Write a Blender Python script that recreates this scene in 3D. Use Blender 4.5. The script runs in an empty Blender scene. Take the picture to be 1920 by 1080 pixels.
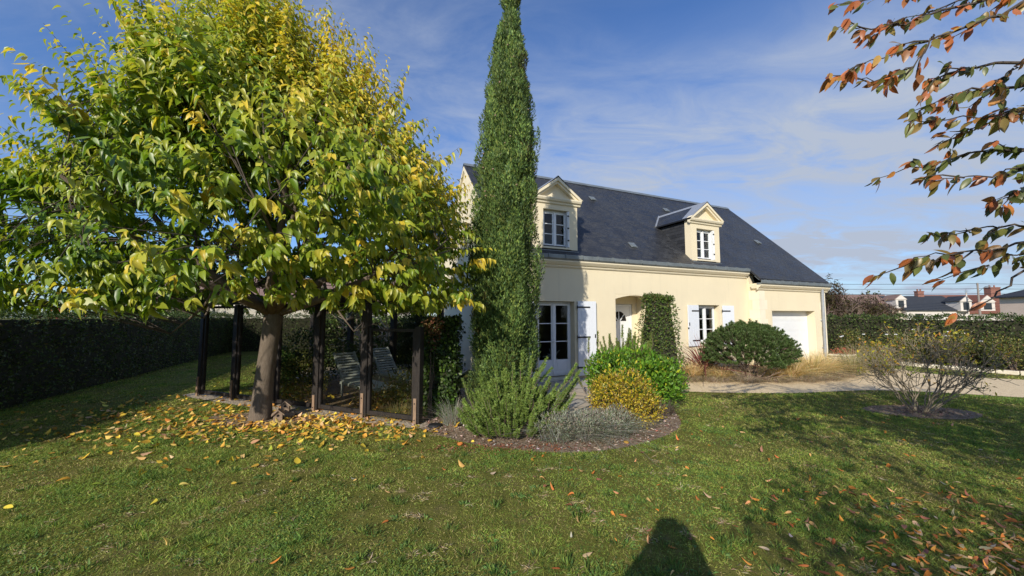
import bpy, math, numpy as np
from mathutils import Vector, Matrix
R = np.random.RandomState
rad = math.radians
SC = bpy.context.scene
COL = SC.collection
D = bpy.data

# ------------------------------------------------------------------ helpers
def tag(o, label=None, cat=None, group=None, kind=None):
    if label: o['label'] = label
    if cat: o['category'] = cat
    if group: o['group'] = group
    if kind: o['kind'] = kind
    return o

def thing(name, label, cat, loc=(0, 0, 0), rz=0, group=None):
    o = D.objects.new(name, None)
    o.empty_display_size = .1
    COL.objects.link(o)
    o.location = loc
    o.rotation_euler = (0, 0, rz)
    return tag(o, label, cat, group)

def link(name, me, parent=None):
    o = D.objects.new(name, me)
    COL.objects.link(o)
    if parent is not None: o.parent = parent
    return o

def fast_mesh(name, V, F, mats, C=None, smooth=False, parent=None):
    """V n x 3, F m x k index array (all faces the same size)"""
    me = D.meshes.new(name)
    V = np.asarray(V, np.float32); F = np.asarray(F, np.int32)
    me.vertices.add(len(V)); me.vertices.foreach_set('co', V.ravel())
    m, k = F.shape
    me.loops.add(m * k); me.loops.foreach_set('vertex_index', F.ravel())
    me.polygons.add(m); me.polygons.foreach_set('loop_start', np.arange(0, m * k, k, dtype=np.int32))
    if smooth: me.polygons.foreach_set('use_smooth', np.ones(m, bool))
    me.update(calc_edges=True)
    if C is not None:
        a = me.attributes.new('col', 'FLOAT_COLOR', 'POINT')
        c4 = np.ones((len(V), 4), np.float32); c4[:, :3] = C
        a.data.foreach_set('color', c4.ravel())
    for mm in (mats if isinstance(mats, (list, tuple)) else [mats]): me.materials.append(mm)
    return link(name, me, parent)

def nrm(a):
    return a / np.maximum(np.linalg.norm(a, axis=-1, keepdims=True), 1e-9)

T_LEAF = (np.array([[0, 0, 0], [-.5, .45, .10], [.5, .45, .10], [0, 1, -.08], [0, .45, 0]]), np.array([[0, 4, 3, 1], [0, 2, 3, 4]]))
_rows = [(0, .04), (.1, .36), (.32, .5), (.6, .40), (.84, .17), (1, .0)]
_v = []
for _t, _w in _rows:
    _v += [[-_w, _t, .22 * _w - .28 * _t * _t], [0, _t, -.28 * _t * _t], [_w, _t, .22 * _w - .28 * _t * _t]]
_f = []
for _i in range(5):
    for _j in (0, 1):
        _f.append([3 * _i + _j, 3 * _i + _j + 1, 3 * _i + _j + 4, 3 * _i + _j + 3])
T_BROAD = (np.array(_v), np.array(_f))
_rows = [(0, .04), (.16, .34), (.42, .5), (.68, .40), (.88, .16), (1, .0)]
_v = []
for _t, _w in _rows:
    _v += [[-_w, _t, .10 * _w - .20 * _t * _t], [0, _t, -.20 * _t * _t], [_w, _t, .10 * _w - .20 * _t * _t]]
T_OVAL = (np.array(_v), np.array(_f))
T_NEEDLE = (np.array([[-.5, 0, 0], [.5, 0, 0], [0, 1, 0]]), np.array([[0, 1, 2]]))
T_BLADE = (np.array([[-.5, 0, 0], [.5, 0, 0], [-.32, .55, .06], [.32, .55, .06], [0, 1, .3], [0.02, 1, .3]]), np.array([[0, 1, 3, 2], [2, 3, 5, 4]]))
T_SPRAY = (np.array([[0, 0, 0], [-.5, .4, .05], [0, 1, .12], [.5, .4, .05], [-.62, .75, .1], [.62, .75, .1], [0, .3, 0]]),
           np.array([[0, 3, 2, 1], [0, 6, 4, 1], [0, 3, 5, 6]]))

def leafcloud(name, T, P, A, N, L, W, C, mat, parent=None, smooth=False, curl=None):
    tv, tf = T
    n = len(P)
    A = nrm(np.asarray(A, float)); N = np.asarray(N, float)
    N = nrm(N - (N * A).sum(-1, keepdims=True) * A)
    B = np.cross(A, N)
    L = np.broadcast_to(np.asarray(L, float), (n,)); W = np.broadcast_to(np.asarray(W, float), (n,))
    V = (P[:, None, :] + B[:, None, :] * (tv[None, :, 0:1] * W[:, None, None])
         + A[:, None, :] * (tv[None, :, 1:2] * L[:, None, None]) + N[:, None, :] * (tv[None, :, 2:3] * (L if curl is None else L * curl)[:, None, None]))
    F = (np.arange(n)[:, None, None] * len(tv) + tf[None]).reshape(-1, tf.shape[1])
    Cv = np.repeat(np.broadcast_to(np.asarray(C, float), (n, 3)), len(tv), 0)
    return fast_mesh(name, V.reshape(-1, 3), F, mat, Cv, smooth, parent)

def rdir(rng, n):
    return nrm(rng.normal(size=(n, 3)))

def mixcol(rng, n, cols, probs=None, jit=.18):
    cols = np.array(cols, float)
    i = rng.choice(len(cols), n, p=probs)
    return np.clip(cols[i] * (1 + rng.normal(0, jit, (n, 1))) * (1 + rng.normal(0, jit * .35, (n, 3))), .004, .95)

class MB:
    """collects boxes, prisms and tubes into one mesh"""
    def __init__(s): s.v = []; s.f = []; s.uv = {}; s.m = {}; s.marks = []
    def add(s, vs, fs, mi=0, uvs=None):
        b = len(s.v); s.marks.append((b, len(s.f))); s.v += [tuple(map(float, q)) for q in vs]
        for i, f in enumerate(fs):
            if mi: s.m[len(s.f)] = mi
            if uvs: s.uv[len(s.f)] = uvs[i]
            s.f.append([b + k for k in f])
    def box(s, x0, x1, y0, y1, z0, z1, mi=0, M=None):
        vs = [(x, y, z) for z in (z0, z1) for y in (y0, y1) for x in (x0, x1)]
        if M is not None: vs = [tuple(M @ Vector(v)) for v in vs]
        s.add(vs, [(0, 2, 3, 1), (4, 5, 7, 6), (0, 1, 5, 4), (2, 6, 7, 3), (0, 4, 6, 2), (1, 3, 7, 5)], mi)
    def prism(s, poly, lo, hi, axis='y', mi=0):
        """poly: 2D points; extruded along axis from lo to hi. axis y: (x,z); axis x: (y,z); axis z: (x,y)"""
        f = {'y': lambda p, t: (p[0], t, p[1]), 'x': lambda p, t: (t, p[0], p[1]), 'z': lambda p, t: (p[0], p[1], t)}[axis]
        n = len(poly)
        vs = [f(p, lo) for p in poly] + [f(p, hi) for p in poly]
        fs = [tuple(range(n))[::-1], tuple(range(n, 2 * n))] + [(i, (i + 1) % n, n + (i + 1) % n, n + i) for i in range(n)]
        s.add(vs, fs, mi)
    def tube(s, pts, rr, n=6, mi=0, cap=True):
        pts = [Vector(p) for p in pts]
        if not hasattr(rr, '__len__'): rr = [rr] * len(pts)
        vs = []; up = Vector((.13, .21, 1)).normalized()
        for i, p in enumerate(pts):
            t = (pts[min(i + 1, len(pts) - 1)] - pts[max(i - 1, 0)])
            t = t.normalized() if t.length > 1e-9 else Vector((0, 0, 1))
            a = t.cross(up)
            if a.length < .05: a = t.cross(Vector((1, 0, 0)))
            a.normalize(); b = t.cross(a)
            for k in range(n):
                an = 2 * math.pi * k / n
                vs.append(p + (a * math.cos(an) + b * math.sin(an)) * rr[i])
        fs = []
        for i in range(len(pts) - 1):
            for k in range(n):
                fs.append((i * n + k, i * n + (k + 1) % n, (i + 1) * n + (k + 1) % n, (i + 1) * n + k))
        if cap:
            fs.append(tuple(range(n))[::-1]); fs.append(tuple((len(pts) - 1) * n + k for k in range(n)))
        s.add(vs, fs, mi)
    def lathe(s, prof, c=(0, 0, 0), n=16, mi=0):
        vs = [(c[0] + r * math.cos(2 * math.pi * k / n), c[1] + r * math.sin(2 * math.pi * k / n), c[2] + z) for r, z in prof for k in range(n)]
        fs = [(i * n + k, i * n + (k + 1) % n, (i + 1) * n + (k + 1) % n, (i + 1) * n + k) for i in range(len(prof) - 1) for k in range(n)]
        s.add(vs, fs, mi)
    def build_each(s, name, mats, parent=None, smooth=False, bevel=0):
        """every added piece becomes an object of its own"""
        out = []; mk = s.marks + [(len(s.v), len(s.f))]
        for (v0, f0), (v1, f1) in zip(mk[:-1], mk[1:]):
            q = MB(); q.v = s.v[v0:v1]; q.f = [[k - v0 for k in f] for f in s.f[f0:f1]]
            q.uv = {i - f0: u for i, u in s.uv.items() if f0 <= i < f1}
            out.append(q.build(name, mats, parent, smooth, bevel))
        return out
    def build(s, name, mats, parent=None, smooth=False, bevel=0):
        me = D.meshes.new(name)
        me.from_pydata(s.v, [], s.f)
        for mm in (mats if isinstance(mats, (list, tuple)) else [mats]): me.materials.append(mm)
        for i, m in s.m.items(): me.polygons[i].material_index = m
        if s.uv:
            u = me.uv_layers.new(name='UVMap')
            for i, q in s.uv.items():
                for li, c in zip(me.polygons[i].loop_indices, q): u.data[li].uv = c
        if smooth:
            for p in me.polygons: p.use_smooth = True
        me.update()
        o = link(name, me, parent)
        if bevel:
            b = o.modifiers.new('bevel', 'BEVEL'); b.width = bevel; b.segments = 2; b.limit_method = 'ANGLE'
        return o

def field(P, scale, seed, octaves=3):
    """smooth value noise in 0..1 over the ground"""
    out = np.zeros(len(P)); amp = 1.0; tot = 0
    for o in range(octaves):
        g = R(seed + o).rand(64, 64); q = P[:, :2] / scale * 2 ** o + 17.3
        i = np.floor(q).astype(int); f = q - i; f = f * f * (3 - 2 * f); i %= 64; j = (i + 1) % 64
        out += amp * ((g[i[:, 0], i[:, 1]] * (1 - f[:, 0]) + g[j[:, 0], i[:, 1]] * f[:, 0]) * (1 - f[:, 1])
                      + (g[i[:, 0], j[:, 1]] * (1 - f[:, 0]) + g[j[:, 0], j[:, 1]] * f[:, 0]) * f[:, 1])
        tot += amp; amp *= .55
    return out / tot

def inpoly(P, poly):
    x, y = P[:, 0], P[:, 1]; r = np.zeros(len(P), bool); n = len(poly)
    for i in range(n):
        x0, y0 = poly[i]; x1, y1 = poly[(i + 1) % n]
        c = ((y0 > y) != (y1 > y)) & (x < (x1 - x0) * (y - y0) / (y1 - y0 + 1e-12) + x0)
        r ^= c
    return r

def smooth_poly(poly, it=2):
    p = np.array(poly, float)
    for _ in range(it):
        q = np.roll(p, -1, 0)
        p = np.stack([.75 * p + .25 * q, .25 * p + .75 * q], 1).reshape(-1, 2)
    return p

# ------------------------------------------------------------------ materials
def newmat(name):
    m = D.materials.new(name); m.use_nodes = True
    nt = m.node_tree; nt.nodes.clear()
    out = nt.nodes.new('ShaderNodeOutputMaterial')
    return m, nt, out

def N(nt, t, **kw):
    n = nt.nodes.new(t)
    for k, v in kw.items():
        if k.startswith('i_'):
            key = k[2:].replace('_', ' ')
            n.inputs[key].default_value = v
        else: setattr(n, k, v)
    return n

def ramp(nt, fac, stops):
    r = nt.nodes.new('ShaderNodeValToRGB')
    e = r.color_ramp.elements
    while len(e) < len(stops): e.new(.5)
    for i, (p, c) in enumerate(stops):
        e[i].position = p; e[i].color = (*c, 1) if len(c) == 3 else c
    nt.links.new(fac, r.inputs['Fac'])
    return r.outputs['Color']

def noise(nt, scale, detail=4, rough=.55, coord='Object', vec=None, dist=0, stretch=None):
    if vec is None:
        vec = nt.nodes.new('ShaderNodeTexCoord').outputs[coord]
    if stretch:
        mp = nt.nodes.new('ShaderNodeMapping'); mp.inputs['Scale'].default_value = stretch
        nt.links.new(vec, mp.inputs['Vector']); vec = mp.outputs['Vector']
    n = N(nt, 'ShaderNodeTexNoise', i_Scale=scale, i_Detail=detail, i_Roughness=rough, i_Distortion=dist)
    nt.links.new(vec, n.inputs['Vector'])
    return n.outputs['Fac']

def mix(nt, fac, a, b, mode='MIX'):
    n = nt.nodes.new('ShaderNodeMix'); n.data_type = 'RGBA'; n.blend_type = mode
    for s, v in ((n.inputs[0], fac), (n.inputs[6], a), (n.inputs[7], b)):
        if hasattr(v, 'links') or hasattr(v, 'node'): nt.links.new(v, s)
        else: s.default_value = v if not isinstance(v, tuple) else (*v, 1)
    return n.outputs[2]

def math_(nt, op, a, b=None, clamp=False):
    n = nt.nodes.new('ShaderNodeMath'); n.operation = op; n.use_clamp = clamp
    for s, v in ((n.inputs[0], a), (n.inputs[1], b)):
        if v is None: continue
        if hasattr(v, 'node'): nt.links.new(v, s)
        else: s.default_value = v
    return n.outputs[0]

def bump(nt, h, strength=.3, dist=.01):
    b = N(nt, 'ShaderNodeBump', i_Strength=strength, i_Distance=dist)
    nt.links.new(h, b.inputs['Height'])
    return b.outputs['Normal']

def finish(nt, out, color, rough=.6, normal=None, metal=0, spec=.5):
    p = nt.nodes.new('ShaderNodeBsdfPrincipled')
    if hasattr(color, 'node'): nt.links.new(color, p.inputs['Base Color'])
    else: p.inputs['Base Color'].default_value = (*color, 1)
    if hasattr(rough, 'node'): nt.links.new(rough, p.inputs['Roughness'])
    else: p.inputs['Roughness'].default_value = rough
    p.inputs['Metallic'].default_value = metal
    p.inputs['Specular IOR Level'].default_value = spec
    if normal is not None: nt.links.new(normal, p.inputs['Normal'])
    nt.links.new(p.outputs[0], out.inputs['Surface'])
    return p

def plain(name, c, rough=.5, var=.15, scale=6, bumpk=0, bscale=60, metal=0, spec=.4, c2=None, stretch=None):
    m, nt, out = newmat(name)
    f = noise(nt, scale, 5, .6, stretch=stretch)
    lo = tuple(x * (1 - var) for x in c); hi = tuple(min(1, x * (1 + var)) for x in c) if c2 is None else c2
    col = ramp(nt, f, [(.3, lo), (.7, hi)])
    nm = bump(nt, noise(nt, bscale, 3, stretch=stretch), bumpk, .01) if bumpk else None
    finish(nt, out, col, rough, nm, metal, spec)
    return m

def leafmat(name, trans=.35, rough=.5, spec=.35, under=(1.15, 1.12, 1.3)):
    m, nt, out = newmat(name)
    a = N(nt, 'ShaderNodeAttribute', attribute_name='col')
    g = nt.nodes.new('ShaderNodeNewGeometry')
    col = mix(nt, g.outputs['Backfacing'], a.outputs['Color'], mix(nt, 1.0, a.outputs['Color'], under, 'MULTIPLY'))
    p = nt.nodes.new('ShaderNodeBsdfPrincipled')
    nt.links.new(col, p.inputs['Base Color']); p.inputs['Roughness'].default_value = rough
    p.inputs['Specular IOR Level'].default_value = spec
    if trans:
        t = nt.nodes.new('ShaderNodeBsdfTranslucent')
        nt.links.new(mix(nt, 1.0, a.outputs['Color'], (1.5, 1.5, .9), 'MULTIPLY'), t.inputs['Color'])
        x = nt.nodes.new('ShaderNodeMixShader'); x.inputs[0].default_value = trans
        nt.links.new(p.outputs[0], x.inputs[1]); nt.links.new(t.outputs[0], x.inputs[2])
        nt.links.new(x.outputs[0], out.inputs['Surface'])
    else: nt.links.new(p.outputs[0], out.inputs['Surface'])
    return m

M = {}
M['leaf'] = leafmat('leaf_broad', .36, .38, .45)
M['leaf_dry'] = leafmat('leaf_fallen', .12, .6, .25)
M['leaf_shrub'] = leafmat('leaf_shrub', .25, .45, .32)
M['needle'] = leafmat('needle', .12, .5, .3)
M['grass'] = leafmat('grass_blade', .3, .6, .2)
M['straw'] = leafmat('straw', .3, .65, .2)

def bark(name, c, c2, sc=9, st=(3, 3, .8)):
    m, nt, out = newmat(name)
    f = noise(nt, sc, 7, .65, stretch=st, dist=.6)
    f2 = noise(nt, 2.2, 4, .6)
    col = mix(nt, f2, ramp(nt, f, [(.3, c), (.7, c2)]), ramp(nt, f, [(.3, tuple(x * .8 for x in c2)), (.75, tuple(min(1, x * 1.35) for x in c2))]))
    finish(nt, out, col, .85, bump(nt, noise(nt, sc * 4, 6, .7, stretch=st), .6, .02), spec=.15)
    return m
M['bark'] = bark('mulberry_bark', (.085, .064, .048), (.165, .13, .10))
M['bark_dark'] = bark('dark_bark', (.045, .036, .03), (.11, .09, .075), 14)
M['twig_grey'] = bark('grey_twig', (.13, .11, .095), (.30, .26, .23), 20)
M['twig_brown'] = bark('brown_twig', (.10, .07, .055), (.22, .16, .13), 20)
M['twig_pale'] = bark('pale_twig', (.28, .22, .17), (.48, .40, .32), 20)

# render plaster: cream
def plaster(name, c, k=.05):
    m, nt, out = newmat(name)
    f = noise(nt, .9, 6, .62); f2 = noise(nt, 7, 5, .6, stretch=(1, 1, .25))
    col = mix(nt, math_(nt, 'MULTIPLY', f2, .5), ramp(nt, f, [(.3, tuple(x * (1 - k) for x in c)), (.72, tuple(min(1, x * (1 + k)) for x in c))]),
              tuple(x * .93 for x in c))
    sp = nt.nodes.new('ShaderNodeSeparateXYZ'); nt.links.new(nt.nodes.new('ShaderNodeTexCoord').outputs['Object'], sp.inputs[0])
    st = ramp(nt, noise(nt, 2.6, 5, .7, stretch=(2.2, 2.2, .12)), [(.54, (0, 0, 0)), (.78, (1, 1, 1))])      # rain streaks
    col = mix(nt, math_(nt, 'MULTIPLY', st, .26), col, (.42, .38, .30))
    dirt = math_(nt, 'MULTIPLY', math_(nt, 'SUBTRACT', 1.0, math_(nt, 'MULTIPLY', sp.outputs['Z'], 2.6), True), ramp(nt, noise(nt, 5, 5, .7), [(.3, (0, 0, 0)), (.7, (1, 1, 1))]))
    col = mix(nt, math_(nt, 'MULTIPLY', dirt, .55), col, (.30, .25, .17))
    finish(nt, out, col, .9, bump(nt, noise(nt, 240, 3, .7), .22, .004), spec=.15)
    return m
M['plaster'] = plaster('cream_render', (.76, .665, .475))
M['plaster_pale'] = plaster('pale_cream_stone', (.76, .675, .50))
M['quoin'] = plaster('quoin_stone', (.82, .74, .58), .10)
M['white'] = plain('white_lacquer', (.74, .755, .77), .35, .03, 3, spec=.5)
M['shutter'] = plain('white_shutter', (.72, .75, .80), .45, .04, 3, .1, 30, spec=.4, stretch=(14, 1, .2))
M['iron'] = plain('black_iron', (.02, .02, .022), .5, .2, 20)
M['zinc'] = plain('zinc', (.20, .225, .235), .42, .22, 5, .12, 40, metal=.35, stretch=(.5, 1, 1))
M['downpipe'] = plain('zinc_pipe', (.34, .36, .39), .38, .12, 6, metal=.3)
M['wood_dark'] = plain('dark_stained_wood', (.014, .010, .009), .6, .35, 7, .5, 50, c2=(.034, .025, .020), stretch=(8, 8, .7))
M['wood_foot'] = plain('pale_worn_wood', (.26, .17, .11), .75, .3, 8, .3, 60, stretch=(6, 6, .8))
M['lounger'] = plain('grey_green_resin', (.36, .385, .38), .5, .06, 8)
M['birdwood'] = plain('weathered_wood', (.28, .20, .14), .85, .35, 14, .4, 70, stretch=(1, 1, 4))
M['hole'] = plain('dark_hole', (.008, .007, .006), .9, .1)
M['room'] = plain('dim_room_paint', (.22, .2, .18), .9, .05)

def slate(name, uvs=1.0):
    m, nt, out = newmat(name)
    uv = nt.nodes.new('ShaderNodeTexCoord').outputs['UV']
    b = N(nt, 'ShaderNodeTexBrick', i_Scale=1.0, i_Mortar_Size=.005, i_Mortar_Smooth=.2, i_Brick_Width=.21, i_Row_Height=.115, i_Bias=0.0, offset=.5)
    b.inputs['Color1'].default_value = (0, 0, 0, 1); b.inputs['Color2'].default_value = (1, 1, 1, 1); b.inputs['Mortar'].default_value = (.5, .5, .5, 1)
    nt.links.new(uv, b.inputs['Vector'])
    base = ramp(nt, b.outputs['Color'], [(0, (.016, .017, .020)), (.5, (.026, .027, .031)), (1, (.043, .045, .049))])
    f = noise(nt, 1.1, 6, .65, vec=uv); f2 = noise(nt, 9, 4, .7, vec=uv)
    col = mix(nt, ramp(nt, f, [(.35, (0, 0, 0)), (.75, (.75, .75, .75))]), base, (.055, .057, .062))
    lich = ramp(nt, f2, [(.66, (0, 0, 0)), (.78, (1, 1, 1))])
    col = mix(nt, math_(nt, 'MULTIPLY', lich, .45), col, (.13, .13, .11))
    col = mix(nt, math_(nt, 'MULTIPLY', b.outputs['Fac'], .8), col, (.010, .011, .014))
    # each course tilts up towards its lower edge
    sep = nt.nodes.new('ShaderNodeSeparateXYZ'); nt.links.new(uv, sep.inputs[0])
    saw = math_(nt, 'FRACT', math_(nt, 'DIVIDE', sep.outputs['Y'], .115))
    h = math_(nt, 'ADD', math_(nt, 'MULTIPLY', saw, -1.0), math_(nt, 'MULTIPLY', b.outputs['Color'], .35))
    h = math_(nt, 'ADD', h, math_(nt, 'MULTIPLY', b.outputs['Fac'], -.5))
    rr = ramp(nt, b.outputs['Color'], [(0, (.34, .34, .34)), (1, (.55, .55, .55))])
    finish(nt, out, col, rr, bump(nt, h, .7, .014), spec=.32)
    return m
M['slate'] = slate('slate_tiles')

def glass(name, tint=(.55, .6, .6), trans=.5):
    m, nt, out = newmat(name)
    fr = N(nt, 'ShaderNodeFresnel', i_IOR=1.5)
    g = N(nt, 'ShaderNodeBsdfGlossy', i_Roughness=.02)
    t = nt.nodes.new('ShaderNodeBsdfTransparent'); t.inputs['Color'].default_value = (*tint, 1)
    x = nt.nodes.new('ShaderNodeMixShader')
    gb = nt.nodes.new('ShaderNodeNewGeometry')
    nt.links.new(math_(nt, 'MULTIPLY', math_(nt, 'MULTIPLY', fr.outputs[0], 1.3, True), math_(nt, 'SUBTRACT', 1.0, gb.outputs['Backfacing'])), x.inputs[0]); nt.links.new(t.outputs[0], x.inputs[1]); nt.links.new(g.outputs[0], x.inputs[2])
    nt.links.new(x.outputs[0], out.inputs['Surface'])
    return m
M['glass'] = glass('window_glass', (.8, .84, .84))
M['glass_screen'] = glass('dusty_screen_glass', (.86, .86, .82))

# ground materials
def lawn_mat():
    m, nt, out = newmat('lawn_soil_and_moss')
    o = nt.nodes.new('ShaderNodeTexCoord').outputs['Object']
    f1 = noise(nt, .55, 5, .6, vec=o); f2 = noise(nt, 5, 6, .7, vec=o); f3 = noise(nt, 45, 5, .75, vec=o)
    g = ramp(nt, f2, [(.28, (.075, .075, .024)), (.5, (.15, .145, .036)), (.72, (.26, .215, .085))])
    moss = ramp(nt, f3, [(.3, (.065, .078, .018)), (.55, (.18, .185, .034)), (.8, (.32, .28, .10))])
    c = mix(nt, f1, g, moss)
    c = mix(nt, math_(nt, 'MULTIPLY', ramp(nt, noise(nt, 2.3, 5, .7, vec=o), [(.56, (0, 0, 0)), (.7, (1, 1, 1))]), .5), c, (.17, .12, .075))
    h = math_(nt, 'ADD', f3, math_(nt, 'MULTIPLY', f2, 1.5))
    finish(nt, out, c, .95, bump(nt, h, .8, .03), spec=.08)
    return m
M['lawn'] = lawn_mat()

def chips(name, cols, scale, jit=1.0, rough=.9, bk=.6, patch=None):
    m, nt, out = newmat(name)
    o = nt.nodes.new('ShaderNodeTexCoord').outputs['Object']
    w = N(nt, 'ShaderNodeTexNoise', i_Scale=scale * .6, i_Detail=2)
    nt.links.new(o, w.inputs['Vector'])
    v = N(nt, 'ShaderNodeTexVoronoi', i_Scale=scale); v.inputs['Randomness'].default_value = jit
    nt.links.new(mix(nt, .04, o, w.outputs['Color'], 'ADD'), v.inputs['Vector'])
    sp = nt.nodes.new('ShaderNodeSeparateColor'); nt.links.new(v.outputs['Color'], sp.inputs[0])
    k = len(cols) - 1
    c = ramp(nt, sp.outputs[0], [(i / k, q) for i, q in enumerate(cols)])
    f = noise(nt, 1.3, 5, .6, vec=o)
    c = mix(nt, math_(nt, 'MULTIPLY', f, .6), c, patch or tuple(x * .7 for x in cols[0]))
    h = math_(nt, 'SUBTRACT', 1.0, v.outputs['Distance'])
    finish(nt, out, c, rough, bump(nt, h, bk, .02), spec=.15)
    return m
M['mulch'] = chips('bark_mulch', [(.14, .095, .06), (.28, .205, .14), (.41, .33, .245), (.21, .125, .075)], 38, bk=.4)
M['gravel'] = chips('pale_gravel', [(.44, .33, .20), (.66, .52, .33), (.80, .66, .44), (.60, .45, .27)], 42, bk=.25, patch=(.76, .60, .38))
M['gravel_fine'] = chips('white_gravel', [(.26, .21, .15), (.46, .39, .30), (.58, .50, .41)], 34, patch=(.32, .25, .18))

def paving():
    m, nt, out = newmat('crazy_paving')
    o = nt.nodes.new('ShaderNodeTexCoord').outputs['Object']
    v = N(nt, 'ShaderNodeTexVoronoi', i_Scale=2.6); nt.links.new(o, v.inputs['Vector'])
    e = N(nt, 'ShaderNodeTexVoronoi', i_Scale=2.6, feature='DISTANCE_TO_EDGE'); nt.links.new(o, e.inputs['Vector'])
    sp = nt.nodes.new('ShaderNodeSeparateColor'); nt.links.new(v.outputs['Color'], sp.inputs[0])
    c = ramp(nt, sp.outputs[0], [(0, (.36, .36, .36)), (.35, (.56, .45, .32)), (.65, (.62, .46, .30)), (1, (.46, .43, .39))])
    c = mix(nt, math_(nt, 'MULTIPLY', noise(nt, 9, 5, .65, vec=o), .6), c, (.36, .32, .27))
    j = ramp(nt, e.outputs['Distance'], [(.02, (1, 1, 1)), (.05, (0, 0, 0))])
    c = mix(nt, j, c, (.20, .19, .17))
    finish(nt, out, c, .8, bump(nt, e.outputs['Distance'], .4, .02), spec=.25)
    return m
M['paving'] = paving()
# ------------------------------------------------------------------ the house
TH = rad(24.0)
P0 = np.array([1.73, 10.65])
def hw(x, y):                       # house-local -> world
    return (P0[0] + x * math.cos(TH) - y * math.sin(TH), P0[1] + x * math.sin(TH) + y * math.cos(TH))

house = thing('house', 'cream rendered house with dark slate roof, two pedimented dormers and white shutters', 'house', (P0[0], P0[1], 0), TH)
XL, XR, XG = -2.1, 11.45, 7.45      # left end, right end, start of the garage
GY = -.4                            # garage front
RY, RZ, EZ, EY = 3.6, 7.12, 3.42, -.14
SL = (RZ - EZ) / (RY - EY)

def holed_wall(b, x0, x1, z0, z1, y0, y1, holes):
    xs = sorted({x0, x1, *[h[0] for h in holes], *[h[1] for h in holes]})
    zs = sorted({z0, z1, *[h[2] for h in holes], *[h[3] for h in holes]})
    inh = lambda x, z: any(h[0] < x < h[1] and h[2] < z < h[3] for h in holes)
    for i in range(len(xs) - 1):
        for j in range(len(zs) - 1):
            a, c, d, e = xs[i], xs[i + 1], zs[j], zs[j + 1]
            if inh((a + c) / 2, (d + e) / 2): continue
            b.add([(a, y0, d), (c, y0, d), (c, y0, e), (a, y0, e)], [(0, 1, 2, 3)])
            b.add([(a, y1, d), (c, y1, d), (c, y1, e), (a, y1, e)], [(3, 2, 1, 0)])
    for h in holes:
        a, c, d, e = h[:4]
        b.add([(a, y0, d), (a, y1, d), (a, y1, e), (a, y0, e)], [(0, 1, 2, 3)])
        b.add([(c, y0, d), (c, y1, d), (c, y1, e), (c, y0, e)], [(3, 2, 1, 0)])
        b.add([(a, y0, e), (c, y0, e), (c, y1, e), (a, y1, e)], [(3, 2, 1, 0)])
        if d > z0: b.add([(a, y0, d), (c, y0, d), (c, y1, d), (a, y1, d)], [(0, 1, 2, 3)])
    b.add([(x0, y0, z0), (x0, y1, z0), (x0, y1, z1), (x0, y0, z1)], [(3, 2, 1, 0)])
    b.add([(x1, y0, z0), (x1, y1, z0), (x1, y1, z1), (x1, y0, z1)], [(0, 1, 2, 3)])

w = MB()
FD = (-1.12, .03, .06, 2.15); AL = (1.47, 3.03, .0, 2.40); W2 = (4.90, 5.93, .80, 2.11)
holed_wall(w, XL, XG, 0, 3.3, 0, .34, [FD, AL, W2])
# arch infill of the porch alcove
arc = [(1.47 + 1.56 * t, 2.255 + .115 * math.sin(math.pi * t)) for t in np.linspace(0, 1, 17)]
w.prism([(1.472, 2.398)] + [(x + (.002 if t == 0 else 0), z) for t, (x, z) in enumerate(arc)] + [(3.028, 2.398)], .003, .337, 'y')
# alcove cheeks, ceiling and back wall with the door opening
w.box(1.35, 1.47, .341, .84, 0, 2.42); w.box(3.03, 3.15, .341, .84, 0, 2.42); w.box(1.35, 3.15, .341, .84, 2.422, 2.5)
holed_wall(w, 1.35, 3.15, 0, 2.418, .841, .95, [(1.78, 2.85, .02, 2.13)])
# garage front and the return beside it
GD = (8.12, 10.73, 0, 1.93)
holed_wall(w, XG, XR, 0, 2.9, GY, GY + .34, [GD])
w.prism([(GY + .341, 0), (-.001, 0), (-.001, 3.26), (GY + .341, 2.9)], XG, XG + .3, 'x')
# gables and back
gab = [(.341, 0), (7.2, 0), (7.2, 3.4), (RY, RZ - .12), (.341, 3.4 + .30)]
w.prism(gab, XL, XL + .3, 'x'); w.prism([(-.05, 0)] + gab[1:4] + [(-.05, 3.42)], XR - .3, XR, 'x')
w.box(XL + .301, XR - .301, 6.9, 7.2, 0, 3.3)
wall = w.build('wall', M['plaster'], house)
# low band of render, 5 mm proud
bd = MB()
for a, c in ((XL + .002, FD[0] - .002), (FD[1] + .002, AL[0] - .002), (AL[1] + .002, XG - .002)): bd.box(a, c, -.006, -.001, 0, .775)
bd.build_each('plinth', M['plaster'], house)
# dim rooms behind the panes
rm = MB()
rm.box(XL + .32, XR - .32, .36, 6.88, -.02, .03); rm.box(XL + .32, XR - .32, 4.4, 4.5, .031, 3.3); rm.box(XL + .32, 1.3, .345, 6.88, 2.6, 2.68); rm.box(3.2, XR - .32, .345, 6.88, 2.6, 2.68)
rm.build('interior', M['room'], house)

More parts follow.
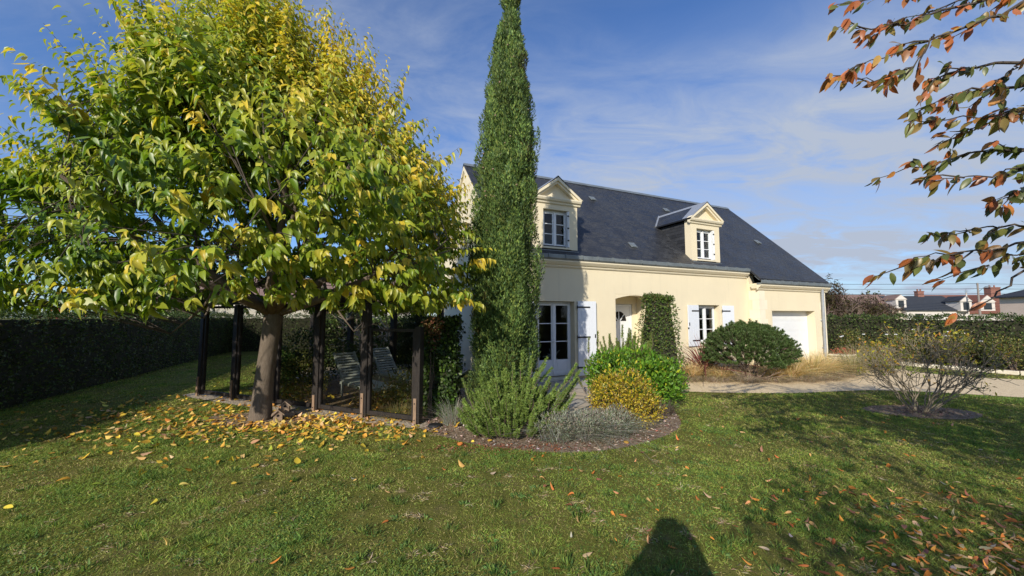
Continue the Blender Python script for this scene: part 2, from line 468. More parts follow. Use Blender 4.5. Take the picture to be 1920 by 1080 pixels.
# cornices, quoins
def cornice(x0, x1, y, z, ret_l=False, ret_r=False, s=1.0):
    b = MB()
    b.prism([(y - .001, z), (y - .03, z), (y - .05, z + .03), (y - .05, z + .06), (y - .09, z + .075), (y - .13, z + .12), (y - .155, z + .15), (y - .155, z + .185), (y - .001, z + .185)], x0, x1, 'x')
    return b
b = cornice(XL - .1, XG - .08, 0, 3.095); b.build('cornice', M['plaster_pale'], house)
b = cornice(XG - .12, XR + .12, GY, 2.66)
b.prism([(XG - .001, 2.66), (XG - .001, 2.845), (XG - .12, 2.845), (XG - .1, 2.72)], GY, GY + .2, 'y')
b.build('cornice', M['plaster_pale'], house)
q = MB()
for k in range(7):
    z = .30 + k * .335; l = .42 if k % 2 else .30
    q.box(XG - .004, XG + l, GY - .004, GY - .001, z, z + .33)
    q.box(XG - .004, XG - .001, GY - .0039, GY + (.30 if k % 2 else .42) - .05, z, z + .33)
    q.box(XR - l + .05, XR + .004, GY - .004, GY - .001, z, z + .33)
q.build_each('quoin', M['quoin'], house)

# roof: slate faces with metric uvs
r = MB()
def roof_face(x0, x1, y0, z0, y1, z1, t=.09):
    L = math.hypot(y1 - y0, z1 - z0)
    r.add([(x0, y0, z0), (x1, y0, z0), (x1, y1, z1), (x0, y1, z1)], [(0, 1, 2, 3)], 0, [[(x0, 0), (x1, 0), (x1, L), (x0, L)]])
    r.add([(x0, y0, z0 - t), (x1, y0, z0 - t), (x1, y1, z1 - t), (x0, y1, z1 - t)], [(3, 2, 1, 0)], 0, [[(0, 0)] * 4])
    for (a, c, d, e) in (((x0, y0, z0), (x0, y1, z1), (x0, y1, z1 - t), (x0, y0, z0 - t)), ((x1, y0, z0), (x1, y0, z0 - t), (x1, y1, z1 - t), (x1, y1, z1)),
                         ((x0, y0, z0), (x0, y0, z0 - t), (x1, y0, z0 - t), (x1, y0, z0))):
        r.add([a, c, d, e], [(0, 1, 2, 3)], 0, [[(0, 0), (.2, 0), (.2, .05), (0, .05)]])
GEY = GY - .14; GEZ = EZ - SL * .4
roof_face(XL - .06, XG - .1, EY, EZ + .03, RY, RZ)
roof_face(XG - .1, XR + .06, GEY, GEZ + .03, RY, RZ)
roof_face(XL - .06, XR + .06, 7.36, EZ, RY + .001, RZ)
roof = r.build('roof', M['slate'], house)
rg = MB(); rg.prism([(RY - .13, RZ - .10), (RY - .11, RZ - .08), (RY, RZ + .035), (RY + .11, RZ - .08), (RY + .13, RZ - .10), (RY, RZ + .01)], XL - .07, XR + .07, 'x')
rg.build('ridge_cap', M['zinc'], roof)
# pale verge boards under the gable slates
vb = MB()
for xa, xb in ((XL - .075, XL - .002), (XR + .002, XR + .075)):
    vb.prism([(EY + .1, EZ - .1), (EY + .1, EZ + .0), (RY, RZ - .1), (RY, RZ - .24)], xa, xb, 'x')
    vb.prism([(7.3, EZ - .1), (7.3, EZ + .0), (RY, RZ - .1), (RY, RZ - .24)], xa, xb, 'x')
vb.build_each('verge_board', M['plaster_pale'], roof)
rv = None
for (x, y) in ((2.62, 2.62), (6.35, 2.60), (2.55, .42), (10.15, 1.3)):
    z = EZ + .03 + SL * (y - EY)
    if rv is None:
        v = MB(); v.box(-.12, .12, -.13, .13, .0, .03); v.box(-.08, .08, -.12, .0, .031, .05)
        rv = o = v.build('roof_vent', M['zinc'], roof, bevel=.01)
    else: o = rv.copy(); COL.objects.link(o); o.parent = roof
    o.location = (x, y, z + .005); o.rotation_euler = (math.atan(SL), 0, 0)
# zinc gutters with brackets
def gutter(x0, x1, y, z, n):
    b = MB()
    b.prism([(y - .165, z + .0), (y - .20, z + .04), (y - .205, z + .135), (y - .19, z + .145), (y - .18, z + .05), (y - .02, z + .05), (y - .02, z)], x0, x1, 'x')
    b.prism([(y - .10, z + .145), (y - .095, z + .155), (y + .05, z + .30), (y + .05, z + .285)], x0 + .02, x1 - .02, 'x')
    g = b.build('gutter', M['zinc'], house)
    k = MB(); k.prism([(y - .206, z + .03), (y - .225, z + .05), (y - .225, z + .15), (y - .09, z + .18), (y - .09, z + .165), (y - .206, z + .14)], -.012, .012, 'x')
    first = None
    for i in range(n):
        if first is None: first = o = k.build('gutter_bracket', M['zinc'], g)
        else: o = first.copy(); COL.objects.link(o); o.parent = g
        o.location = (x0 + .25 + (x1 - x0 - .4) * i / (n - 1), 0, 0)
    return g
gutter(XL - .12, XG - .1, 0, 3.285, 18)
gutter(XG - .14, XR + .14, GY, 2.85, 9)
dp = MB(); dp.tube([(11.12, GY - .10, 2.84), (11.12, GY - .09, 2.6), (11.12, GY - .07, .02)], .045, 12)
dp.box(11.06, 11.18, GY - .05, GY - .001, 1.55, 1.58); dp.box(11.06, 11.18, GY - .05, GY - .001, .5, .53); dp.tube([(11.12, GY - .07, .32), (11.12, GY - .07, .02)], .052, 12)
dp.build('downpipe', M['downpipe'], house, smooth=False)

# windows and doors -----------------------------------------------------------
def casement(b, x0, x1, z0, z1, y, nb, st=.055, mid=True, lowpanel=0):
    """a two-leaf frame with glazing bars at depth y; returns pane rects"""
    f = .045
    b.box(x0, x0 + f, y, y + .07, z0, z1); b.box(x1 - f, x1, y, y + .07, z0, z1); b.box(x0 + f, x1 - f, y + .001, y + .07, z1 - f, z1); b.box(x0 + f, x1 - f, y + .001, y + .07, z0, z0 + f)
    xm = (x0 + x1) / 2; panes = []
    for a, c in ((x0 + f, xm - .012), (xm + .012, x1 - f)):
        zb, zt = z0 + f, z1 - f
        b.box(a + .002, a + st, y - .02, y + .03, zb + .002, zt - .002); b.box(c - st, c - .002, y - .02, y + .03, zb + .002, zt - .002)
        b.box(a + st, c - st, y - .019, y + .03, zt - st, zt - .003); b.box(a + st, c - st, y - .019, y + .03, zb + .003, zb + st + lowpanel)
        if lowpanel:
            b.box(a + st + .04, c - st - .04, y - .026, y - .0191, zb + st + .06, zb + st + lowpanel - .07)
        g0, g1 = zb + st + lowpanel, zt - st
        for i in range(1, nb):
            zz = g0 + (g1 - g0) * i / nb
            b.box(a + st, c - st, y - .015, y + .02, zz - .012, zz + .012)
        panes.append((a + st, c - st, g0, g1))
    b.box(xm - .03, xm + .03, y - .04, y - .0205, z0 + f + .004, z1 - f - .004)
    return panes

def panes_mb(panes, y):
    p = MB()
    for a, c, d, e in panes: p.box(a, c, y + .004, y + .010, d, e)
    return p
b = MB(); pn = casement(b, FD[0] + .01, FD[1] - .01, FD[2] + .03, FD[3] - .01, .2, 3, .06, lowpanel=.34)
fdo = b.build('french_door', M['white'], house, bevel=.004)
panes_mb(pn, .2).build('pane', M['glass'], fdo)
h = MB(); h.box(-.56, -.53, .14, .16, .95, 1.15); h.tube([(-.545, .14, 1.06), (-.545, .10, 1.06), (-.63, .095, 1.06)], .010, 8); h.build('handle', M['white'], fdo)
s = MB(); s.box(FD[0] - .05, FD[1] + .05, -.06, .33, .0, .058); s.build('threshold', M['quoin'], fdo, bevel=.006)

def shutter_mb(w_, h_):
    """hinge side at x = 0, lying flat on the wall (y from -0.04 to -0.005)"""
    b = MB(); n = 5
    for i in range(n): b.box(i * w_ / n + .0015, (i + 1) * w_ / n - .0015, -.042, -.012, 0, h_)
    b.box(.004, w_ - .004, -.036, -.013, .002, h_ - .002)
    return b
def shutter(x, z0, w_, h_, side, bars, angle=3):
    o = shutter_mb(w_, h_).build('shutter', M['shutter'], house)
    o.location = (x, -.015, z0); o.rotation_euler = (0, 0, rad(-angle))
    if side < 0: o.rotation_euler = (0, 0, rad(angle)); o.scale = (-1, 1, 1)
    for zz in bars:
        k = MB(); k.box(-.03, w_ * .66, -.049, -.0425, zz - .022, zz + .022); k.tube([(-.02, -.04, zz - .04), (-.02, -.04, zz + .05)], .014, 6)
        k.build('hinge_strap', M['iron'], o)
    k = MB(); k.box(w_ - .06, w_ - .03, -.055, -.0425, h_ * .5, h_ * .5 + .1); k.box(w_ - .01, w_ + .02, -.06, -.03, h_ * .42, h_ * .42 + .05); k.build_each('latch', M['iron'], o)
    return o
shutter(.11, .09, .60, 2.07, 1, (.22, 1.06, 1.90)); shutter(-1.20, .09, .60, 2.07, -1, (.22, 1.06, 1.90))
shutter(6.02, .76, .54, 1.34, 1, (.18, 1.15)); shutter(4.86, .76, .52, 1.34, -1, (.18, 1.15))
b = MB(); pn = casement(b, W2[0] + .01, W2[1] - .01, W2[2] + .03, W2[3] - .01, .2, 3)
wo = b.build('window', M['white'], house, bevel=.004)
panes_mb(pn, .2).build('pane', M['glass'], wo)
s = MB(); s.box(W2[0] - .05, W2[1] + .05, -.07, .2, .765, .828); s.build('sill', M['plaster_pale'], wo, bevel=.006)
# entrance door
b = MB(); y = .87
b.box(1.79, 1.86, y, y + .07, .03, 2.12); b.box(2.77, 2.84, y, y + .07, .03, 2.12); b.box(1.86, 2.77, y + .001, y + .07, 2.05, 2.12)
b.box(1.862, 2.768, y + .012, y + .06, .03, 2.048)
for x0, x1, z0, z1 in ((1.96, 2.28, .2, .9), (2.35, 2.67, .2, .9), (1.96, 2.28, 1.02, 1.42), (2.35, 2.67, 1.02, 1.42)):
    b.box(x0, x1, y + .004, y + .0119, z0, z1); b.box(x0 + .05, x1 - .05, y - .002, y + .0039, z0 + .05, z1 - .05)
do = b.build('front_door', M['white'], house, bevel=.004)
fl = MB(); cx, cz = 2.315, 1.56
for k in range(4):
    a0, a1 = math.pi * k / 4 + .06, math.pi * (k + 1) / 4 - .06
    pts = [(cx + .07 * math.cos((a0 + a1) / 2), cz + .05 * math.sin((a0 + a1) / 2))] + [(cx + .30 * math.cos(t), cz + .33 * math.sin(t)) for t in np.linspace(a0, a1, 6)]
    fl.prism(pts, y + .006, y + .0115, 'y')
fl.build('fan_light', M['hole'], do)
h = MB(); h.box(2.66, 2.70, y + .002, y + .0119, .95, 1.15); h.tube([(2.68, y, 1.05), (2.68, y - .05, 1.05), (2.58, y - .055, 1.05)], .01, 8); h.build('handle', M['zinc'], do)
# garage door
b = MB(); n = 5; y = GY + .30
for i in range(n):
    z0 = .02 + i * 1.905 / n
    b.box(GD[0] + .03, GD[1] - .03, y, y + .04, z0 + .004, z0 + 1.905 / n - .004)
b.box(GD[0] + .03, GD[1] - .03, y + .006, y + .035, .02, 1.925)
for i in range(n): b.box(GD[0] + .06, GD[1] - .06, y - .004, y - .0005, .02 + i * 1.905 / n + .05, .02 + (i + 1) * 1.905 / n - .05)
go = b.build('garage_door', M['white'], house, bevel=.006)
f = MB(); f.box(GD[0], GD[0] + .028, y - .01, y + .05, .0, 1.93); f.box(GD[1] - .028, GD[1], y - .01, y + .05, .0, 1.93); f.build_each('door_frame', M['white'], go)
hh = MB(); hh.box(9.36, 9.50, y - .05, y - .0045, .86, .89); hh.build('handle', M['iron'], go, bevel=.004)

# dormers ---------------------------------------------------------------------
def dormer(cx):
    HWD = .69
    b = MB(); z0, z1 = 3.55, 4.90
    holed_wall(b, cx - HWD, cx + HWD, z0, z1, .02, .27, [(cx - .42, cx + .42, 3.66, 4.72)])
    # tympanum
    b.prism([(cx - HWD, 4.901), (cx + HWD, 4.901), (cx + HWD, 5.0), (cx, 5.5), (cx - HWD, 5.0)], .07, .27, 'y')
    d = b.build('dormer', M['plaster'], house)
    k = MB()
    prof = [(.015, 4.86), (-.02, 4.88), (-.03, 4.93), (-.075, 4.95), (-.10, 5.0), (-.10, 5.035), (.069, 5.035), (.069, 4.905), (.015, 4.905)]
    k.prism(prof, cx - HWD - .09, cx + HWD + .09, 'x')
    for s in (-1, 1):       # raking mouldings, two steps
        e = np.array([cx + s * (HWD + .13), 5.036]); a = np.array([cx, 5.62])
        for off, t, y0 in ((0, .07, -.105), (.07, .06, -.055)):
            dv = (a - e) / np.linalg.norm(a - e); n_ = np.array([-dv[1], dv[0]]) * (1 if s < 0 else -1)
            n_ = n_ if n_[1] > 0 else -n_
            e0, a0 = e - n_ * off, a - np.array([0, off / abs(n_[1])])
            e1, a1 = e - n_ * (off + t), a - np.array([0, (off + t) / abs(n_[1])])
            if e1[1] < 5.037: 
                e1 = e1 + dv * ((5.037 - e1[1]) / dv[1])
            if e0[1] < 5.037: e0 = e0 + dv * ((5.037 - e0[1]) / dv[1])
            k.prism([tuple(e0), tuple(a0), tuple(a1), tuple(e1)], y0, .069, 'y')
    k.build('pediment', M['plaster_pale'], d)
    # sill and zinc apron
    s = MB(); s.box(cx - .46, cx + .46, -.02, .1, 3.61, 3.658); s.build('sill', M['plaster_pale'], d)
    ap = MB(); ap.box(cx - HWD + .0, cx + HWD - .0, -.045, .019, 3.44, 3.56); ap.build('apron', M['zinc'], d)
    # cheeks (slate) and roof running back into the main slope
    yb = lambda z: EY + (z - EZ - .03) / SL
    c = MB()
    for s_ in (-1, 1):
        x = cx + s_ * (HWD - .03); x2 = cx + s_ * (HWD - .08)
        poly = [(.271, 3.6), (.271, 4.98), (yb(4.98), 4.98), (yb(3.6) + .05, 3.6)]
        pa = [(x, *p) for p in poly]; pb = [(x2, *p) for p in poly]
        c.add(pa, [(0, 1, 2, 3)], 0, [[p for p in poly]]); c.add(pb, [(3, 2, 1, 0)], 0, [[p for p in poly]])
    c.build_each('cheek', M['slate'], d)
    rr = MB(); zr = 5.60; ze = 4.97; xo = HWD + .10
    for s_ in (-1, 1):
        L = math.hypot(xo, zr - ze)
        q_ = [(cx + s_ * xo, -.08, ze + .07), (cx, -.08, zr + .05), (cx, yb(zr + .05) + .08, zr + .05), (cx + s_ * xo, yb(ze + .07) + .08, ze + .07)]
        rr.add(q_, [(0, 1, 2, 3)], 0, [[(q_[0][1], 0), (q_[1][1], L), (q_[2][1], L), (q_[3][1], 0)]])
        q2 = [(p[0], p[1], p[2] - .05) for p in q_]
        rr.add(q2, [(3, 2, 1, 0)], 0, [[(0, 0)] * 4]); rr.add([q_[0], q2[0], q2[1], q_[1]], [(0, 1, 2, 3)], 0, [[(0, 0)] * 4]); rr.add([q_[0], q_[3], q2[3], q2[0]], [(0, 1, 2, 3)], 0, [[(0, 0)] * 4])
    rr.build('dormer_roof', M['slate'], d)
    z = MB()
    z.prism([(cx - .10, zr - .02), (cx, zr + .075), (cx + .10, zr - .02), (cx, zr + .045)], -.09, yb(zr) + .1, 'y')
    for s_ in (-1, 1):      # valley flashings and the front sheet
        a = (cx + s_ * (xo + .01), yb(ze + .07) + .0, ze + .085); t_ = (cx, yb(zr + .06) + .0, zr + .07)
        z.tube([a, t_], .035, 4)
        z.add([(cx + s_ * xo, -.115, ze + .082), (cx, -.115, zr + .062), (cx, .45, zr + .062), (cx + s_ * xo, .28, ze + .082)], [(0, 1, 2, 3)])
    z.tube([(cx - HWD - .01, .02, 3.62), (cx - HWD - .01, .2, 3.64)], .03, 4)
    z.build_each('flashing', M['downpipe'], d)
    b = MB(); pn = casement(b, cx - .415, cx + .415, 3.665, 4.715, .16, 3, .05)
    f = b.build('window', M['white'], d, bevel=.004)
    panes_mb(pn, .16).build('pane', M['glass'], d)
    # a white shutter folded against the right reveal
    sh = MB()
    sh.box(cx + .385, cx + .412, -.005, .135, 3.675, 4.70); sh.box(cx + .352, cx + .380, .0, .135, 3.675, 4.70)
    so = sh.build('folded_shutter', M['white'], d, bevel=.004)
    hh = MB()
    for zz in (3.85, 4.2, 4.55): hh.box(cx + .34, cx + .4, -.012, -.0055, zz, zz + .04)
    hh.build_each('hinge', M['iron'], d)
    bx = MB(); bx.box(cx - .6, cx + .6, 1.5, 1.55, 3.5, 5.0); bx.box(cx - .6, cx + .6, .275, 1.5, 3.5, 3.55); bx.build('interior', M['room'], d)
    return d
d1 = dormer(-.52); d1['label'] = 'dormer nearer the cypress'
d2 = dormer(5.40); d2['label'] = 'dormer above the shuttered window'
# a pale stand seen through the french door
v = MB(); v.lathe([(0, 0), (.13, .0), (.12, .04), (.10, .06), (.10, .42), (.13, .45), (.13, .48), (0, .48)], n=20)
vs = thing('plant_stand', 'pale round plant stand with draped branches inside the french door', 'plant stand', (*hw(-.22, .75), .03), TH)
v.build('pedestal', plain('pale_green_ceramic', (.55, .58, .42), .4, .05), vs, smooth=False)
v = MB()
for k, (dx, dz) in enumerate(((-.42, .05), (-.25, .12), (.2, .2), (.12, .3), (-.1, .25))): v.tube([(0, 0, .48), (dx * .5, .03 * k - .06, .52 + dz * .5), (dx, .05 * k - .1, .5 + dz)], [.03, .025, .012], 6)
v.build('branch', plain('pale_branch', (.6, .56, .45), .7, .1), vs)
# ------------------------------------------------------------------ ground
def sheet(name, poly, z, mat, it=2, kind='structure'):
    p = smooth_poly(poly, it) if it else np.array(poly, float)
    b = MB(); b.add([(x, y, z) for x, y in p], [tuple(range(len(p)))])
    o = b.build(name, mat); o['kind'] = kind
    return o
b = MB(); b.add([(-400, -200, 0), (400, -200, 0), (400, 600, 0), (-400, 600, 0)], [(0, 1, 2, 3)])
tag(b.build('lawn', M['lawn']), kind='structure')
BED = [(-1.7, 6.25), (-1.35, 5.95), (-.8, 5.45), (-.2, 5.15), (.67, 4.93), (1.5, 5.15), (2.2, 5.6), (2.75, 6.2), (2.95, 7.0), (3.3, 8.0), (4.1, 8.85), (4.0, 9.6), (3.2, 9.6), (2.2, 9.9), (.6, 9.8), (-.6, 9.4), (-1.8, 9.2), (-2.0, 7.0)]
GRAVEL = [(3.6, 9.0), (4.05, 8.86), (5.2, 8.72), (6.5, 8.68), (7.6, 8.95), (8.8, 9.1), (10.3, 8.55), (11.2, 8.1), (13, 7.2), (16, 5.5), (20, 3.5), (22, 6), (18, 8.4), (14.6, 10.15), (12.6, 11.2), (12.6, 12.8), (13.2, 14.2), (12.6, 15.6), (10.8, 14.4), (9.2, 12.6), (8.2, 11.2), (8.9, 10.45), (7.6, 10.2), (6.2, 10.15), (4.9, 10.2), (4.0, 10.4), (3.2, 11.2), (2.6, 10.8)]
PAVE = [(-.1, 5.95), (.35, 5.75), (.95, 5.8), (1.45, 6.2), (1.55, 7.5), (1.9, 8.6), (2.7, 9.5), (3.4, 10.6), (4.3, 11.75), hw(3.1, -.02), hw(-1.9, -.02), (-.5, 8.6), (-.35, 7.4)]
PATCH = [(-5.3, 6.5), (-4.6, 6.15), (-3.9, 6.1), (-3.3, 6.35), (-3.1, 6.7), (-3.7, 7.0), (-4.6, 7.05), (-5.2, 6.85)]
STRIP = [(-7.3, 8.45), (-6.7, 8.15), (-4.6, 7.2), (-2.6, 6.4), (-1.5, 5.98), (-1.25, 6.15), (-1.5, 6.5), (-3.5, 7.4), (-6.8, 8.75), (-7.2, 8.75)]
RING = [(6.5, 7.0), (6.9, 6.65), (7.6, 6.5), (8.3, 6.75), (8.5, 7.15), (8.0, 7.55), (7.2, 7.6), (6.6, 7.35)]
TERR = [(-6.2, 10.6), (-1.6, 10.4), (-1.4, 12.5), (-2.6, 16), (-7.2, 14.5)]
sheet('mulch_bed', BED, .004, M['mulch'])
sheet('soil_patch', PATCH, .005, M['mulch'])
sheet('mulch_ring', RING, .004, M['mulch'])
sheet('gravel_path', GRAVEL, .008, M['gravel'])
sheet('paved_path', PAVE, .013, M['paving'], 1)
sheet('gravel_strip', STRIP, .009, M['gravel_fine'])
sheet('patio', TERR, .006, M['paving'], 0)
sheet('planting_bed', [(-6.4, 8.75), (-1.5, 6.6), (-1.6, 10.6), (-3.0, 11.6), (-4.8, 11.6), (-6.2, 10.8)], .011, M['mulch'], 1)  # planted strip, its mulch spread back to darken the shaded patio floor
sheet('planting_bed', [(3.9, 10.5), (4.9, 10.2), (6.2, 10.15), (7.6, 10.2), (8.9, 10.45), (10.2, 11.3), (11.2, 12.4), (11.9, 14.4), hw(7.4, -.02), hw(3.2, -.02)], .006, M['mulch'], 0)
# kerb stones in front of the rose bed
def along(p0, p1, d): return np.array(p0) + (np.array(p1) - np.array(p0)) * d
E0, E1 = np.array([12.5, 15.6]), np.array([17.2, 7.4])
ev = (E1 - E0) / np.linalg.norm(E1 - E0); en = np.array([ev[1], -ev[0]]); en = en if en[0] > 0 else -en
ROSE = [tuple(E0 + en * .1), tuple(E1 + en * .1), tuple(E1 + en * 2.2), tuple(E0 + en * 2.2)]
sheet('rose_bed', ROSE, .004, M['mulch'], 0)
b = MB(); Lk = np.linalg.norm(E1 - E0); n = int(Lk / .45)
ang = math.atan2(ev[1], ev[0])
for i in range(n):
    p = E0 + ev * (i + .5) * Lk / n
    b.box(-.215, .215, -.05, .05, 0, .11 + .01 * ((i * 7) % 3), M=Matrix.Translation((p[0], p[1], 0)) @ Matrix.Rotation(ang, 4, 'Z'))
tag(b.build('kerb', M['quoin'], bevel=.015), kind='structure')

# ------------------------------------------------------------------ lawn grass
SHADE_BED = [(-6.4, 8.75), (-1.5, 6.6), (-1.6, 10.6), (-3.0, 11.6), (-4.8, 11.6), (-6.2, 10.8)]
NOGRASS = [smooth_poly(q) for q in (BED, GRAVEL, PAVE, STRIP, SHADE_BED)] + [np.array(TERR), np.array(ROSE)]
SPARSE = [smooth_poly(q) for q in (PATCH, RING)]
def grass():
    rng = R(5); Ps = []; Ls = []
    for y0, y1, dens, l, w_ in ((2.2, 3.6, 9800, .036, .0040), (3.6, 5.2, 6400, .038, .0055), (5.2, 7.5, 3500, .038, .008), (7.5, 10.5, 1700, .04, .012), (10.5, 17, 500, .045, .02)):
        X = 1.48 * y1 + .3
        n = int(2 * X * (y1 - y0) * dens)
        P = np.stack([rng.uniform(-X, X, n), rng.uniform(y0, y1, n)], 1)
        P = P[np.abs(P[:, 0]) < 1.42 * P[:, 1] + .3]
        if y0 > 7: P = P[(P[:, 0] > 2) | (P[:, 0] < -4)]
        Ps.append(P); Ls.append(np.stack([np.full(len(P), l), np.full(len(P), w_)], 1))
    P = np.concatenate(Ps); L = np.concatenate(Ls)
    keep = np.ones(len(P), bool)
    for q in NOGRASS: keep &= ~inpoly(P, q)
    for q in SPARSE: keep &= ~(inpoly(P, q) & (rng.rand(len(P)) < .9))
    f1 = field(P, .55, 61, 4); f2 = field(P, 2.4, 71, 3); f3 = field(P, .16, 81, 2)
    keep &= rng.rand(len(P)) < np.clip(.35 + 1.5 * (f1 - .38) + .5 * (f3 - .4), .12, 1)
    P, L, f1, f2, f3 = P[keep], L[keep], f1[keep], f2[keep], f3[keep]
    n = len(P)
    A = np.stack([rng.normal(0, .9, n), rng.normal(0, .9, n), rng.uniform(.35, 1.0, n)], 1)
    Nn = rng.normal(size=(n, 3))
    pal = np.array([(.11, .195, .044), (.17, .27, .044), (.245, .31, .052), (.30, .315, .07), (.39, .32, .13), (.31, .23, .115)])
    w = np.clip(2.2 + 3.4 * (f2 - .5) - 5.0 * (f1 - .5) + rng.normal(0, 1.15, n), 0, 4.999); i0 = w.astype(int); g = (w - i0)[:, None]
    C = (pal[i0] * (1 - g) + pal[i0 + 1] * g) * (1 + rng.normal(0, .16, (n, 1))) * (.68 + .8 * f3[:, None])
    l = L[:, 0] * rng.uniform(.45, 1.25, n) * (.35 + 1.1 * f1)
    o = leafcloud('grass', T_NEEDLE, np.column_stack([P, np.zeros(n)]), A, Nn, l, L[:, 1] * rng.uniform(.6, 1.5, n), np.clip(C, .01, .9), M['grass'])
    return tag(o, kind='stuff')
grass()
def clover():
    rng = R(6); n = 150000
    y = 2.2 + 7 * rng.rand(n) ** 1.7; x = rng.uniform(-1, 1, n) * (1.42 * y + .2)
    P = np.stack([x, y], 1)
    f1 = field(P, .8, 91, 3); f2 = field(P, .22, 95, 2)
    k = (f1 + .5 * f2 + rng.normal(0, .06, n) > .80)
    for q in NOGRASS + SPARSE: k &= ~inpoly(P, q)
    P = P[k]; n = len(P); f2 = f2[k]
    A = np.column_stack([rng.normal(size=(n, 2)), rng.uniform(-.1, .6, n)]); Nn = np.column_stack([rng.normal(0, .45, (n, 2)), np.ones(n)])
    C = mixcol(rng, n, [(.15, .23, .055), (.21, .28, .06), (.33, .33, .08), (.10, .17, .06)], [.4, .3, .15, .15], .2)
    L = rng.uniform(.008, .019, n) * (1 + .09 * (P[:, 1] - 2.2))
    o = leafcloud('ground_cover', T_LEAF, np.column_stack([P, rng.uniform(.006, .022, n)]), A, Nn, L, L * .85, C, M['grass'])
    tag(o, kind='stuff')
clover()
def tufts():
    """taller clumps, dry thatch and flat weed rosettes in the turf"""
    rng = R(8); Cn = []
    y = 2.3 + 6 * rng.rand(900) ** 1.5; c = np.stack([rng.uniform(-1, 1, 900) * (1.4 * y + .2), y], 1)
    k = np.ones(len(c), bool)
    for q in NOGRASS + SPARSE: k &= ~inpoly(c, q)
    c = c[k]; P, A, L, C, W = [], [], [], [], []
    for i, p in enumerate(c):
        t_ = rng.rand(); n = rng.randint(14, 40); r = rng.uniform(.02, .07)
        o = rng.normal(0, 1, (n, 2)); P.append(np.column_stack([p + o * r * .5, np.zeros(n)]))
        if t_ < .55:      # green clump
            A.append(np.column_stack([o * .5, rng.uniform(.5, 1.2, n)])); L.append(rng.uniform(.03, .075, n)); W.append(rng.uniform(.003, .006, n)); C.append(mixcol(rng, n, [(.13, .22, .045), (.19, .27, .05), (.10, .18, .045)]))
        elif t_ < .85:    # dry thatch lying flat
            A.append(np.column_stack([rng.normal(size=(n, 2)), rng.uniform(0, .25, n)])); L.append(rng.uniform(.03, .08, n)); W.append(rng.uniform(.003, .005, n)); C.append(mixcol(rng, n, [(.48, .40, .22), (.38, .29, .15), (.55, .48, .30)]))
        else:             # rosette of broad leaves
            A.append(np.column_stack([o, rng.uniform(.05, .4, n)])); L.append(rng.uniform(.03, .055, n)); W.append(rng.uniform(.010, .018, n)); C.append(mixcol(rng, n, [(.10, .19, .05), (.14, .23, .055)]))
    P, A, L, C, W = map(np.concatenate, (P, A, L, C, W))
    tag(leafcloud('weeds', T_LEAF, P, A, rng.normal(size=P.shape) + (0, 0, .8), L, W, C, M['grass']), kind='stuff')
tufts()

# ------------------------------------------------------------------ fallen leaves and mulch chips
def litter(name, P, size, cols, probs, seed, asp=.62, z=(.012, .034), tmpl=None, curl=.34):
    rng = R(seed); n = len(P)
    A = np.column_stack([rng.normal(size=(n, 2)), rng.normal(0, .22, n)]); Nn = np.column_stack([rng.normal(0, curl, (n, 2)), np.where(rng.rand(n) < .5, 1, -1.0)])
    L = rng.uniform(*size, n)
    o = leafcloud(name, tmpl or T_BROAD, np.column_stack([P, rng.uniform(*z, n)]), A, Nn, L, L * asp * rng.uniform(.7, 1.1, n), mixcol(rng, n, cols, probs, .20), M['leaf_dry'], curl=rng.uniform(-.5, 2.2, n))
    return tag(o, kind='stuff')
rng = R(11)
P = np.concatenate([rng.normal((-3.9, 6.25), (1.25, .50), (620, 2)), rng.normal((-2.9, 6.1), (.8, .38), (380, 2)), rng.normal((-5.6, 6.9), (1.5, .95), (480, 2)), rng.normal((-2.6, 5.5), (1.5, .5), (70, 2)),
                    rng.normal((-4.4, 5.6), (1.6, .8), (150, 2)), rng.normal((-4.4, 8.2), (1.8, .7), (160, 2)), np.array([(-2.62, 3.0), (-2.3, 2.95), (-2.05, 3.45), (-3.1, 3.4), (-2.9, 4.05), (-.4, 5.55), (-.75, 5.35), (-1.1, 5.75), (1.05, 7.0), (-3.6, 4.4), (-.1, 5.05), (.4, 4.9)])])
P = P[(P[:, 1] > 2.4) & (np.hypot(P[:, 0] + 4.1, P[:, 1] - 6.6) > .24)]
litter('fallen_leaves', P, (.045, .118), [(.62, .36, .05), (.70, .47, .12), (.55, .26, .04), (.72, .52, .06), (.60, .38, .18), (.30, .34, .04)], [.3, .22, .15, .18, .1, .05], 12, .66)
P = np.concatenate([rng.normal((3.75, 2.7), (.75, .33), (560, 2)), rng.normal((3.6, 3.3), (1.0, .5), (230, 2)), np.column_stack([rng.uniform(.2, 7, 190), rng.uniform(2.5, 6.8, 190)]), np.column_stack([rng.uniform(-2.5, 1.5, 22), rng.uniform(2.6, 5, 22)])])
P = P[P[:, 1] > 2.3]
k = np.ones(len(P), bool)
for q_ in NOGRASS: k &= ~inpoly(P, q_)
litter('fallen_leaves', P[k], (.04, .08), [(.62, .25, .04), (.52, .17, .04), (.66, .38, .14), (.55, .40, .22), (.30, .13, .07), (.50, .44, .32)], [.3, .22, .2, .13, .12, .03], 13, .46)
Q = []
while len(Q) < 5200:
    p = np.column_stack([rng.uniform(-2, 4.2, 4000), rng.uniform(4.8, 9, 4000)])
    k = inpoly(p, smooth_poly(BED)) & ~inpoly(p, smooth_poly(PAVE, 1)); Q += list(p[k])
Q = np.array(Q[:5200])
litter('bark_chips', Q, (.02, .06), [(.28, .19, .145), (.44, .34, .27), (.17, .10, .07), (.54, .44, .36), (.28, .12, .065)], [.3, .28, .15, .15, .12], 14, .45, (.008, .03), T_LEAF, .6)
p = np.column_stack([rng.normal(7.5, .45, 500), rng.normal(7.05, .22, 500)])
